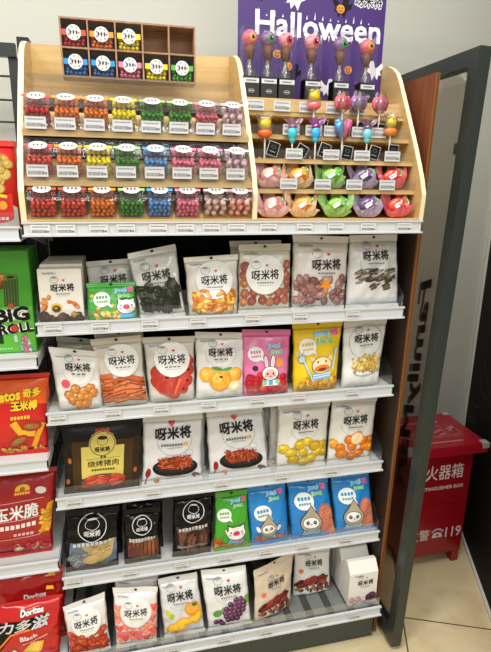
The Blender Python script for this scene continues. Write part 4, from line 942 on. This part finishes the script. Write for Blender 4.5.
# --- row 4
def black_bag(P, lab, seed, kind):
    b = Bag('snack_bag', lab, 'snack bag', P, .014, 'pillow', (16, 15, 16), group=G, seed=seed, wr=2.2, rough=.16)
    w, h = b.w, b.h; A = Art()
    if kind == 'chip':
        A.rect(-w*.42, h*.12, w*.46, h*.50, (96, 112, 132), .5)
        A.pieces(random.Random(4), -w*.38, h*.14, -w*.1, h*.3, 10, .012, .008, [(120, 130, 140), (150, 156, 160)], 'rect', h=.7)
        A.poly([(-w*.22, h*.44), (w*.42, h*.50), (w*.36, h*.24), (w*.14, h*.14)], (186, 158, 100), 1.2); A.pieces(random.Random(5), -w*.02, h*.30, w*.32, h*.44, 20, .004, .003, [(200, 172, 116), (160, 130, 76)], h=1.4); A.ell(-w*.02, h*.19, .022, .012, (196, 164, 106), 1.6, .1, 14)
    elif kind == 'bars':
        A.rect(-w*.40, h*.12, w*.44, h*.50, (70, 38, 24), .5)
        for i in range(8): A.rect(-w*.38+i*w*.105, h*.13, -w*.38+i*w*.105+w*.075, h*.44, random.Random(i).choice([(124, 66, 38), (96, 48, 30), (150, 84, 44)]), .9)
        A.rect(-w*.40, h*.13, -w*.02, h*.36, (104, 50, 34), 1.1)
    else:
        A.rect(-w*.38, h*.16, w*.40, h*.46, (54, 30, 24), .5); A.pieces(random.Random(6), -w*.36, h*.18, w*.36, h*.42, 22, .004, .022, [(100, 56, 40), (78, 42, 32), (122, 74, 52)], 'rect', h=.8, rot=.05)
        A.rect(-w*.38, h*.16, w*.38, h*.20, (120, 116, 114), 1.9)
    b.art('food_picture', A, rough=.2)
    A = Art(); Wt = (214, 212, 210); R = w*.27; cy = h*.72; A.ring(0, cy, R, R, .0022, Wt, 1); A.ring(0, cy+R*.25, R*.5, R*.42, .0014, Wt, 1); A.ell(0, cy+R*.62, R*.34, R*.07, Wt, 1.2, 0, 12); A.text('呀米将', 0, cy-R*.40, R*1.15, Wt, 1.3, .04, .05, 0, R*.42)
    A.dashes(.0, h*.475, w*.74, 9, .0085, (196, 194, 192), 2.4, .04); A.dashes(0, h*.44, w*.5, 14, .003, (150, 148, 146), 2.4, .04); b.art('printed_logo', A)
for kk_, ll_ in (('20chip', 'black bag added for shade behind the triangular crisp bag'), ('21bars', 'black bag added for shade behind the narrow meat stick bag'), ('22jerky', 'black bag added for shade behind the jerky bag')): Bag('snack_bag', ll_, 'snack bag', shift(BAGS[kk_], .010, .045, .003), .012, 'pillow', (16, 15, 16), group=G, seed=80+len(ll_) % 7, wr=2, rough=.2)  # extra bags added to darken the shelf around the black bags
black_bag(BAGS['20chip'], 'glossy black bag with a triangular golden crisp in its blue grey window', 46, 'chip')
black_bag(BAGS['21bars'], 'narrow glossy black bag showing brown meat sticks', 47, 'bars')
black_bag(BAGS['22jerky'], 'glossy black bag of dark jerky next to the green pig bag', 48, 'jerky')
b = Bag('snack_bag', 'tall green bag with a white pig face on the jerky shelf', 'snack bag', BAGS['23gpig'], .014, 'pillow', (66, 162, 40), group=G, seed=49)
A = Art(); A.pieces(random.Random(23), -.044, .014, .030, .034, 22, .012, .003, [(226, 120, 40), (200, 90, 30)], h=.6); b.art('food_picture', A)
A = Art(); bubble(A, -.024, .108, .021, (90, 170, 60)); cute_brand(A, .018, .140, .054); pig(A, .010, .052, .026); A.line([(-.014, .05), (-.020, .066)], .004, (244, 240, 236), 1.9); b.art('printed_logo', A)
def blue_bag(P, lab, seed, salmon, sc=1.):
    b = Bag('snack_bag', lab, 'snack bag', P, .015, 'pillow', (26, 130, 204), group=G, seed=seed, wr=1.3); A = Art(); w = b.w
    if salmon:
        A.ell(w*.34, .048, w*.22, .058, (196, 112, 84), .5, .12, 20); A.ell(w*.34, .050, w*.18, .050, (214, 130, 100), .7, .12, 20)
        for q in range(7): A.line([(w*.20, .018+q*.011), (w*.46, .026+q*.011)], .0014, (180, 92, 66), 1.0)
    else: A.pieces(random.Random(3), -.044, .016, .044, .030, 24, .012, .003, [(214, 110, 50), (190, 84, 40)], h=.6)
    b.art('food_picture', A); A = Art(); cute_brand(A, w*.16, .148, w*.48)
    bubble(A, -w*.16, .118 if salmon else .100, w*.22, (40, 140, 200)); G_ = (176, 164, 140); K = (34, 30, 28); cx, cy, R = (-w*.04, .050, .031*sc)
    pts = [(cx+R*1.0*math.cos(a), cy+R*.92*math.sin(a)) for a in [math.radians(d) for d in range(150, 391, 12)]]+[(cx+R*.55, cy+R*.98), (cx+R*.10, cy+R*1.75), (cx-R*.35, cy+R*1.1)]
    A.poly([(cx+(x-cx)*1.07, cy+(y-cy)*1.07) for x, y in pts], K, 1.2); A.poly(pts, G_, 1.6)
    A.ell(cx-.001, cy+R*.02, R*.80, R*.62, K, 2.0, 0, 20); A.ell(cx-.001, cy+R*.02, R*.75, R*.57, (246, 246, 244), 2.4, 0, 20)
    for s in (-1, 1): A.ell(cx+s*R*.34, cy+R*.06, R*.17, R*.20, K, 2.8, 0, 12); A.ell(cx+s*R*.33, cy+R*.10, R*.05, R*.05, (250, 250, 250), 3.1, 0, 6)
    A.ell(cx, cy-R*.12, R*.09, R*.06, K, 2.8, 0, 8)
    A.poly([(cx-R*.75, cy-R*.72), (cx+R*.75, cy-R*.72), (cx+R*.9, cy-R*1.25), (cx-R*.9, cy-R*1.25)], (226, 240, 236), 1.0); A.line([(cx-R*.8, cy-R*.9), (cx+R*.8, cy-R*.9)], .003, (90, 180, 180), 1.9); A.line([(cx-R*.85, cy-R*1.1), (cx+R*.85, cy-R*1.1)], .003, (90, 180, 180), 1.9)
    if not salmon:
        for s in (-1, 1): A.ell(cx+s*R*1.25, cy+R*.1, R*.22, R*.42, (240, 240, 238), 1.8, -s*.4, 12)
    b.art('printed_logo', A)
blue_bag(BAGS['24seal'], 'deep blue bag with a small hooded creature raising both paws', 53, False, .78)
blue_bag(BAGS['25blue'], 'bright blue bag with hooded creature and salmon, middle of the three blue bags', 54, True)
blue_bag(BAGS['26blue'], 'bright blue bag with hooded creature and salmon, rightmost of the three blue bags', 55, True)

# --- row 5
b = Bag('snack_bag', 'white bag of dark orange red pieces at the left end of the lowest shelf', 'snack bag', BAGS['27haw'], .015, 'pillow', (226, 224, 220), group=G, seed=56)
A = Art(); A.rect(-.050, .010, .050, .052, (190, 62, 30), .35); A.pieces(random.Random(24), -.050, .012, .050, .074, 70, .0085, .0065, [(204, 74, 36), (186, 54, 28), (220, 92, 50)], h=.5); b.art('food_picture', A)
A = disc_logo(b, .0, .63, .56); b.art('printed_logo', A)
def peachy(P, lab, seed):
    b = Bag('snack_bag', lab, 'snack bag', P, .015, 'pillow', (232, 228, 226), group=G, seed=seed); A = Art(); r = random.Random(25); kk = 0
    for v in (.028, .046, .064, .082, .100, .118):
        for u in (-.046, -.028, -.009, .010, .029, .047):
            if v > .088 and abs(u) < .03: continue
            kk += 1; c = r.choice([(232, 84, 70), (240, 120, 96), (240, 104, 110), (236, 140, 110)]); A.heart(u+r.uniform(-.003, .003), v+r.uniform(-.003, .003), .0118, c, .6+.02*kk); A.ell(u-.002, v+.002, .004, .003, tuple(min(255, q+26) for q in c), .7+.03*kk, 0, 8)
    b.art('food_picture', A); A = disc_logo(b, .0, .62, .52); b.art('printed_logo', A)
peachy(shift(BAGS['28peach'], .004, .042, .006), 'bag standing behind the pink heart gummy bag, only its top showing', 62)
peachy(BAGS['28peach'], 'white bag of pink and orange heart gummies on the lowest shelf', 57)
b = Bag('snack_bag', 'white bag with orange citrus wedges on the lowest shelf', 'snack bag', BAGS['29citrus'], .016, 'pillow', (222, 222, 222), group=G, seed=58, wr=1.5)
A = Art(); A.ell(.026, .082, .020, .019, (238, 150, 30), .6, 0, 20); A.ell(.024, .084, .015, .014, (246, 176, 60), .8, 0, 16); A.ell(.032, .092, .008, .0045, (50, 130, 60), 1.3, -.6, 10)
for x, y, a in ((-.026, .038, .5), (-.004, .050, .3), (.018, .052, .4), (.036, .056, 1.0), (-.012, .036, .1)):
    A.ell(x, y, .019, .0105, (240, 160, 20), 1.0+y*4, a, 16); A.ell(x, y+.001, .015, .0075, (250, 204, 60), 1.1+y*4, a, 14)
A.pieces(random.Random(26), -.046, .024, -.010, .032, 8, .008, .004, [(240, 150, 70), (246, 180, 120)], h=.6); A.ell(-.034, .078, .006, .011, (210, 220, 40), .7, .3, 12); A.ell(-.026, .070, .005, .008, (170, 200, 60), .7, -.3, 12); b.art('food_picture', A)
A = Art(); A.ring(0, .122, .036, .034, .0008, (170, 170, 168), 1, a0=180, a1=360); logo(A, .0, .128, .072); small_brand(A, b); b.art('printed_logo', A)
b = Bag('snack_bag', 'white bag with a bunch of purple grapes on the lowest shelf', 'snack bag', BAGS['30grape'], .015, 'pillow', (228, 230, 228), group=G, seed=59)
A = Art(); r = random.Random(27); kk = 0
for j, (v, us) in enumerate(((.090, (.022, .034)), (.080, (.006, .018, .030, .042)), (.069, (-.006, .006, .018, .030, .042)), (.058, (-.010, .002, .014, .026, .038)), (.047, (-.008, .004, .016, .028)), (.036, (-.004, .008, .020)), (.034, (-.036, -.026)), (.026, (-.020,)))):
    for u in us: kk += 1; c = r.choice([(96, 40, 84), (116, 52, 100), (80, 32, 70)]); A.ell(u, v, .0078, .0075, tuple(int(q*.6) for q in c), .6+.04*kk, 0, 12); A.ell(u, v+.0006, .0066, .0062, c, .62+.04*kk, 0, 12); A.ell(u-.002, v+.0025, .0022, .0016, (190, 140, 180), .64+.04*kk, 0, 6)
A.ell(.050, .086, .009, .013, (110, 170, 60), .55, -.3, 12); A.ell(-.030, .058, .013, .009, (90, 150, 60), .55, .5, 12); A.ell(-.012, .068, .008, .006, (110, 170, 70), .55, .2, 12); b.art('food_picture', A)
A = Art(); A.ring(.004, .124, .040, .040, .0008, (170, 170, 168), 1, a0=150, a1=330); logo(A, .004, .128, .076); small_brand(A, b); b.art('printed_logo', A)
def jerky(P, lab, seed, colour):
    b = Bag('snack_bag', lab, 'snack bag', P, .014, 'pouch', colour, group=G, seed=seed); A = Art()
    A.pieces(random.Random(28), -.054, .016, .054, .040, 40, .006, .004, [(110, 66, 46), (150, 96, 66), (80, 46, 36)], h=.5)
    A.pieces(random.Random(29), -.046, .036, .046, .058, 26, .017, .006, [(126, 32, 28), (96, 24, 24), (150, 50, 38)], h=.8, rot=.35); A.ell(-.038, .078, .008, .007, (230, 110, 60), .8, 0, 12); b.art('food_picture', A)
    A = Art(); logo(A, .004, .102, .056, nsub=5); small_brand(A, b); b.art('printed_logo', A)
jerky(BAGS['32white'], 'white pouch of dark red jerky set far back on the lowest shelf', 61, (224, 222, 218))
jerky(BAGS['31brown'], 'beige pouch of dark red jerky turned sideways on the lowest shelf', 60, (214, 196, 172))
for i in range(3):
    t = carton(.803, .895, .034+i*.062, .1302, .112, .058, ['front white gable carton with purple cookies at the right end of the lowest shelf', 'second white gable carton right behind the purple cookie carton', 'rearmost white gable carton behind the purple cookie carton'][i], gable=.028, group='white gable cartons')
    if i == 0:
        A = Art(); logo(A, .006, .078, .050, h=.8); A.text('FamilyMart', -.016, .103, .030, (60, 110, 170), .6, .02)
        A.pieces(random.Random(30), -.036, .008, .038, .024, 12, .0115, .0085, [(226, 178, 178), (214, 160, 166), (236, 206, 200)], h=.5); A.pieces(random.Random(31), .018, .016, .038, .034, 5, .0115, .0085, [(96, 46, 72), (80, 36, 60)], h=1.1)
        A.build('carton_print', t, lambda u, v, o: Vector((u, -o-.0003, v)), .05)

# ==================================================================== LEFT NEIGHBOUR SHELVING
lf = thing('wire_shelving_frame', 'dark metal frame with wire back of the neighbouring shelving at the left', 'shelving', (-.5, .4, 0))
ch('top_beam', B((-1.1, .39, 1.655, -.042, .41, 1.686)), M_FRAME, lf)
ch('post', B((-.062, .398, 0, -.040, .41, 1.655)), M_FRAME, lf)
bm = bmesh.new()
for z in (1.611, 1.555, 1.502, 1.45, 1.397, 1.345, 1.292): box(bm, -1.1, .401, z-.0022, -.062, .404, z+.0022)
ch('wire_grid', bm, M_BLACK, lf)
ch('back_panel', B((-1.1, .402, .05, -.062, .410, 1.26)), M_BACK, lf)
bp_ = thing('base_plinth', 'dark grey metal plinth under the chip bags of the left shelving', 'plinth', (-.5, .2, 0)); ch('plinth_box', B((-1.1, .05, 0, -.04, .38, .098)), mat((62, 68, 62), .5), bp_)
ch('plinth_top', B((-1.1, .045, .098, -.04, .38, .106)), mat((50, 54, 50), .5), bp_)
LS = [(0.0, 1.238, 'white shelf of the left shelving under the red cracker pack'), (.05, .947, 'white shelf of the left shelving under the green seaweed carton'), (.05, .687, 'white shelf of the left shelving under the orange corn stick bag'),
      (.06, .392, 'white shelf of the left shelving under the dark red corn crisp bag'), (.02, .106, 'lowest shelf of the left shelving under the tortilla chip bags')]
for y, z, lab in LS: shelf(0, -.62, -.004, y, z, lab, guard=z in (1.238, .392), side=False)
t = thing('cracker_pack', 'tall red pack with golden cracker shapes at the left edge', 'snack pack', (-.060, .045, 1.2622))
bm = B((-.055, 0, 0, .050, .04, .168)); bmesh.ops.bevel(bm, geom=list(bm.edges), offset=.003, segments=2, affect='EDGES'); link('pack_body', bm, film((206, 34, 34)), t, True)
link('pack_top', B((-.057, -.002, .160, .052, .042, .171)), film((214, 60, 52)), t)
A = Art(); r = random.Random(33)
A.pieces(r, -.002, .072, .040, .140, 34, .011, .010, [(206, 174, 90), (190, 156, 72), (216, 190, 110)], h=.6)
A.poly([(-.05, .003), (.048, .003), (.048, .04), (.02, .06), (-.02, .045), (-.05, .055)], (170, 170, 160), .5); A.poly([(-.03, .045), (.040, .070), (.040, .02), (.0, .025)], (210, 40, 30), .8)
A.ell(.020, .045, .014, .014, (190, 40, 30), 1.1); A.ell(.020, .045, .009, .009, (226, 150, 40), 1.4); A.ell(.010, .018, .030, .009, (180, 40, 40), 1.1, .1); A.dashes(.010, .018, .040, 5, .006, (220, 190, 180), 1.5); A.line([(-.05, .06), (-.02, .07), (.03, .062)], .006, (236, 200, 60), 1)
A.build('pack_print', t, lambda u, v, o: Vector((u, -o-.0004, v)), .03)
t = thing('seaweed_carton', 'bright green carton of rolled seaweed on the left shelving', 'carton', (-.092, .095, .9712))
bm = B((-.085, 0, 0, .082, .10, .237)); bmesh.ops.bevel(bm, geom=list(bm.edges), offset=.002, segments=1, affect='EDGES'); link('carton_body', bm, mat((70, 160, 44), .35), t)
A = Art(); A.rect(-.083, .004, .080, .11, (96, 186, 60), .2); A.rect(-.083, .024, .012, .150, (20, 62, 34), .35); A.pieces(random.Random(34), -.08, .15, .03, .19, 16, .012, .008, [(40, 70, 30), (120, 60, 30), (180, 130, 60)], h=.5)
A.poly([(.022, .112), (.052, .112), (.056, .178), (.026, .178)], (46, 76, 28), 1.0)
for q in range(5): A.line([(.026+q*.006, .114), (.029+q*.006, .176)], .0018, (82, 112, 40), 1.3)
A.ell(.041, .178, .015, .006, (96, 120, 50), 1.4, 0, 14); A.ell(.041, .178, .008, .003, (30, 50, 20), 1.6, 0, 10)
A.text('BiG', .036, .092, .074, (18, 18, 18), 2.2, .05, .08, 0, .034, (240, 240, 236), .06); A.text('ROLL', .042, .060, .076, (18, 18, 18), 2.2, .05, .08, 0, .024, (240, 240, 236), .06)
A.ell(.036, .113, .006, .006, (206, 60, 40), 2.6, 0, 12); A.ell(.038, .060, .008, .008, (206, 60, 40), 2.6, 0, 12)
A.pieces(random.Random(35), .036, .006, .068, .040, 16, .004, .010, [(180, 220, 180), (120, 190, 140), (200, 120, 140)], 'rect', h=.9, rot=.2); A.dashes(.0, .012, .06, 10, .004, (160, 220, 150), .7)
A.build('carton_print', t, lambda u, v, o: Vector((u, -o-.0004, v)), .05)
def LB(x0, x1, y, z0, z1, lean=.03, dx=.0): return [(x0, y, z0), (x1, y, z0), (x0+dx, y+lean, z1), (x1+dx, y+lean, z1)]
b = Bag('corn_snack_bag', 'orange topped red bag of corn sticks at the left edge, white shelf below it', 'snack bag', LB(-.205, -.008, .095, .711, .912, .02, .018), .022, 'pillow', (204, 26, 24), group='bags on the left shelving', seed=71, seal=.05, hole=False)
A = Art(); A.rect(-.098, .142, .098, .19, (232, 92, 22), .4); A.poly([(-.098, .143), (.098, .143), (.098, .128), (.0, .138), (-.098, .120)], (232, 92, 22), .4)
A.text('Cheetos', -.012, .154, .094, (250, 210, 40), 2, .05, .08, 0, .026, (30, 20, 16), .07); A.text('奇多', .060, .160, .040, (250, 210, 40), 2, .05, .03, 0, .022, (30, 20, 16), .07)
A.text('玉米棒', .044, .130, .060, (250, 210, 40), 2, .05, .0, 0, .024, (30, 20, 16), .07); A.dashes(.036, .101, .044, 6, .008, (250, 200, 60), 1.6)
b.art('printed_logo', A)
A = Art(); A.line([(.020, .090), (.036, .062), (.070, .056)], .016, (240, 180, 40), 1.0); A.line([(.090, .08), (.076, .05), (.066, .02)], .012, (236, 160, 30), 1.0)
for x, y, a in ((.062, .076, -.1), (.032, .040, .5), (-.055, .050, -.8)): A.ell(x, y, .024, .013, (150, 60, 30), 1.4, a, 16); A.ell(x, y, .018, .007, (190, 90, 60), 1.7, a, 14); A.pieces(random.Random(3), x-.01, y-.003, x+.01, y+.005, 5, .003, .002, [(100, 160, 50)], h=1.9)
A.pieces(random.Random(36), -.09, .010, .09, .018, 22, .009, .005, [(240, 180, 40), (226, 150, 30)], h=.8); b.art('food_picture', A)
b = Bag('corn_crisp_bag', 'dark red corn crisp bag with white lettering at the left edge', 'snack bag', LB(-.225, -.025, .105, .416, .645, .03, .026), .022, 'pillow', (168, 22, 28), group='bags on the left shelving', seed=72, seal=.05, hole=False)
A = Art(); A.text('玉米脆', .012, .130, .104, (240, 238, 232), 2, .03, .06, 0, .038); A.dashes(.010, .092, .10, 8, .012, (236, 226, 220), 1.6, .06)
A.line([(-.09, .152), (.075, .160)], .001, (236, 220, 216), 1.3); A.line([(-.09, .104), (.07, .112)], .001, (236, 220, 216), 1.3); A.line([(-.09, .052), (.07, .060)], .001, (236, 220, 216), 1.3); A.dashes(.03, .068, .05, 5, .008, (220, 180, 176), 1.4)
A.rect(.0, .172, .044, .184, (214, 40, 36), 1.2); A.ell(.022, .188, .018, .012, (244, 200, 50), 1.0, 0, 16); A.ell(.022, .188, .006, .006, (200, 90, 40), 1.5, 0, 12); A.dashes(.022, .178, .036, 6, .006, (240, 220, 90), 1.5); A.ell(.066, .180, .014, .009, (236, 232, 228), 1.2, -.4, 14)
b.art('printed_logo', A)
A = Art(); A.poly([(.068, .060), (.094, .066), (.098, .108), (.104, .146), (.086, .142), (.076, .100)], (232, 164, 30), .9); A.pieces(random.Random(37), .07, .062, .096, .140, 14, .008, .005, [(244, 186, 50), (222, 146, 20)], h=1.1); A.pieces(random.Random(38), .01, .018, .085, .034, 16, .012, .008, [(206, 70, 50), (222, 190, 160), (180, 40, 40)], h=.8); A.pieces(random.Random(39), -.09, .016, -.06, .028, 6, .012, .008, [(232, 164, 30)], h=.8)
b.art('food_picture', A)
def tortilla(P, lab, seed):
    b = Bag('tortilla_chip_bag', lab, 'snack bag', P, .024, 'pillow', (196, 30, 26), group='bags on the left shelving', seed=seed, wr=2.4, rough=.18, seal=.045, hole=False)
    A = Art(); A.poly([(-.10, .150), (-.05, .128), (.05, .136), (.062, .130), (.04, .108), (-.04, .090), (-.098, .096)], (24, 18, 20), .5); A.poly([(-.098, .085), (-.075, .030), (-.02, .10), (-.05, .105), (-.074, .055), (-.09, .10)], (24, 18, 20), .5)
    A.line([(-.098, .160), (-.070, .136)], .006, (244, 170, 40), .9); A.line([(-.090, .098), (-.072, .046), (-.030, .095), (.030, .108)], .005, (236, 130, 40), .9)
    A.text('Doritos', .020, .150, .056, (238, 234, 230), 2, .06, .03, 0, .016, (24, 18, 20), .12); A.text('力多滋', .0, .118, .130, (206, 204, 204), 2, .03, .06, .2, .032, (24, 18, 20), .10)
    A.text('Black', .015, .086, .044, (236, 230, 228), 1.6, .03, .2, 0, .012); A.dashes(.030, .074, .06, 12, .003, (226, 200, 196), 1.4, .25); b.art('printed_logo', A)
    A = Art(); A.poly([(.0, .042), (.022, .070), (.052, .066), (.046, .036), (.02, .030)], (236, 180, 60), .9); A.poly([(.006, .044), (.024, .066), (.046, .063), (.04, .040)], (246, 200, 96), 1.2); A.poly([(-.038, .020), (-.022, .052), (-.006, .036), (-.016, .014)], (232, 220, 200), .9); A.poly([(.05, .196), (.07, .194), (.068, .204), (.052, .206)], (240, 190, 50), .8); b.art('food_picture', A)
tortilla(LB(-.205, -.010, .105, .135, .350, .025, .012), 'red chip bag standing behind another red chip bag at the lower left corner', 73)
tortilla(LB(-.205, -.022, .050, .130, .302, .025, .016), 'front red chip bag with black lettering band at the lower left corner', 74)

# ==================================================================== RIGHT SIDE: glass end panel, fire cabinet
gp = thing('glass_end_panel', 'dark metal framed glass end panel with mirrored store name, right of the shelving', 'end panel', (.939, -.03, 0), rot=(0, math.radians(1.9), 0))
H = 1.655; PWd = .030; D_ = .47
link('front_post', B((-.015, 0, .014, .015, .034, H)), M_FRAME, gp)
link('rear_post', B((-.012, D_-.03, .014, .012, D_, H)), M_FRAME, gp)
link('top_rail', B((-.015, .034, H-.036, .015, D_-.03, H)), M_FRAME, gp)
link('bottom_rail', B((-.015, .034, .020, .015, D_-.03, .055)), M_FRAME, gp)
link('glass_pane', B((-.001, .034, .055, .002, D_-.03, H-.036)), M_GLASS, gp)
link('glass_clip', B((-.012, .034, 1.43, -.002, .050, 1.455)), M_FRAME, gp)
bm = bmesh.new(); cyl(bm, (0, .017, 0), (0, .017, .008), .012, n=16); cyl(bm, (0, .017, .008), (0, .017, .016), .004, n=10); link('levelling_foot', bm, mat((190, 190, 186), .3, .8), gp)
A = Art(); L0, L1 = 1.125, .48
A.text('FamilyMart', 0, 0, L0-L1, (26, 38, 52), .2, .045, 0, .2, .072)
# on the outer face of the glass, reading downwards from outside
A.build('store_name', gp, lambda u, v, o: Vector((.0024+o, .102+v, (L0+L1)/2-u)), .2)

fc = thing('fire_cabinet', 'red metal fire extinguisher cabinet with white lettering on the floor', 'fire extinguisher box', (1.255, .272, 0))
RD = mat((150, 14, 28), .3, coat=.2)
bm = B((-.135, 0, .045, .112, .215, .458)); bmesh.ops.bevel(bm, geom=list(bm.edges), offset=.003, segments=2, affect='EDGES'); body = link('cabinet_body', bm, RD, fc)
bm = B((-.163, -.022, .458, .150, .232, .496)); bmesh.ops.bevel(bm, geom=list(bm.edges), offset=.004, segments=2, affect='EDGES'); lid = link('lid', bm, mat((168, 20, 38), .3, coat=.2), fc)
for x in (-.133, .080):
    for y in (.002, .187): link('leg', B((x, y, 0, x+.028, y+.026, .045)), RD, fc)
link('door_line', B((-.120, -.0008, .262, .100, 0, .2635)), mat((110, 12, 20), .4), fc)
link('door_latch', B((.030, -.003, .264, .075, 0, .270)), RD, fc)
for x in (-.163, .126): link('corner_guard', B((x-.0012, -.0235,   .478, x+.0252, .004, .4975)) if x > 0 else B((x-.0012, -.0235,   .478, x+.0252, .004, .4975)), mat((190, 190, 184), .35, .3), fc)
link('corner_guard', B((.126, .210, .478, .1515, .2335, .4975)), mat((190, 190, 184), .35, .3), fc)
A = Art(); Wt = (226, 214, 212)
A.text('灭火器箱', -.022, .388, .200, Wt, .4, .008, .0, 0, .060); A.text('FIRE EXTINGUISHER BOX', -.022, .326, .215, Wt, .4, .02, 0, 0, .014)
A.text('火警', -.070, .135, .085, Wt, .4, .01, 0, 0, .046)
A.text('119', .070, .135, .064, Wt, .4, .015, 0, 0, .044)
A.poly([(-.016, .118), (.026, .118), (.022, .134), (.012, .140), (-.002, .140), (-.012, .134)], Wt, .4); A.ring(.005, .142, .022, .014, .006, Wt, .5, a0=0, a1=180); A.rect(-.019, .140, -.009, .148, Wt, .5); A.rect(.019, .140, .029, .148, Wt, .5); A.ell(.005, .128, .006, .005, (168, 20, 34), .8, 0, 12)
A.build('front_lettering', body, lambda u, v, o: Vector((u, -o-.0003, v)), .3)
A = Art(); W2 = (214, 150, 150)
A.dashes(-.02, .170, .17, 9, .014, W2, .3); A.dashes(-.01, .035, .17, 14, .007, W2, .3)
for x in (-.105, -.045, .015, .075): A.line([(x-.025, .065), (x+.025, .065), (x+.025, .145), (x-.025, .145), (x-.025, .065)], .0015, W2, .3); A.pieces(random.Random(int(x*1000)), x-.016, .085, x+.016, .13, 5, .012, .003, [W2], 'rect', h=.3, rot=.3); A.dashes(x, .075, .034, 5, .004, W2, .3)
A.build('lid_print', lid, lambda u, v, o: Vector((u, -.022+v*1.1, .4965+o)), .3)

# ==================================================================== LIGHT, CAMERA
def area(name, loc, sx, sy, e, col=(1, .98, .94), rot=(0, 0, 0)):
    l = bpy.data.lights.new(name, 'AREA'); l.shape = 'RECTANGLE'; l.size = sx; l.size_y = sy; l.energy = e; l.color = col
    o = bpy.data.objects.new(name, l); COL.objects.link(o); o.location = loc; o.rotation_euler = rot; return o
area('ceiling_or_fill_lamp', (.3, -.7, 2.75), 1.2, .3, 29)
area('ceiling_or_fill_lamp', (-1.3, -1.2, 2.75), 1.2, .3, 34)
area('ceiling_or_fill_lamp', (1.2, -2.3, 2.75), 1.2, .3, 30)
area('ceiling_or_fill_lamp', (1.35, -.15, 2.75), 1.0, .3, 15)  # fill light added to brighten the right wall
area('ceiling_or_fill_lamp', (-.9, -.15, 2.75), 1.0, .3, 9)  # fill light added to graze the back wall on the left
area('ceiling_or_fill_lamp', (.2, -3.2, 2.75), 1.2, .3, 34)
w = bpy.data.worlds.new('shop'); scene.world = w; w.use_nodes = True
w.node_tree.nodes['Background'].inputs[0].default_value = (*lin((226, 226, 220)), 1); w.node_tree.nodes['Background'].inputs[1].default_value = .56

cam = bpy.data.cameras.new('camera'); co = bpy.data.objects.new('camera', cam); COL.objects.link(co); scene.camera = co
R = [[0.9735096767824404, 0.2233021587227959, 0.04914321032134331], [-0.2282865389146343, 0.9372197388045659, 0.26363690436939663], [0.012812703123294352, -0.2678718109559879, 0.9633693619447495]]
co.matrix_world = Matrix(((R[0][0], R[0][2], -R[0][1], .1977), (R[1][0], R[1][2], -R[1][1], -1.1264), (R[2][0], R[2][2], -R[2][1], 1.3575), (0, 0, 0, 1)))
cam.sensor_fit = 'VERTICAL'; cam.sensor_height = 24; cam.lens = 513.96/652*24; cam.clip_start = .02
vs = scene.view_settings; vs.view_transform = 'Standard'; vs.look = 'None'; vs.gamma = 1; vs.use_curve_mapping = False; vs.exposure = 0
scene.cycles.transparent_max_bounces = 32
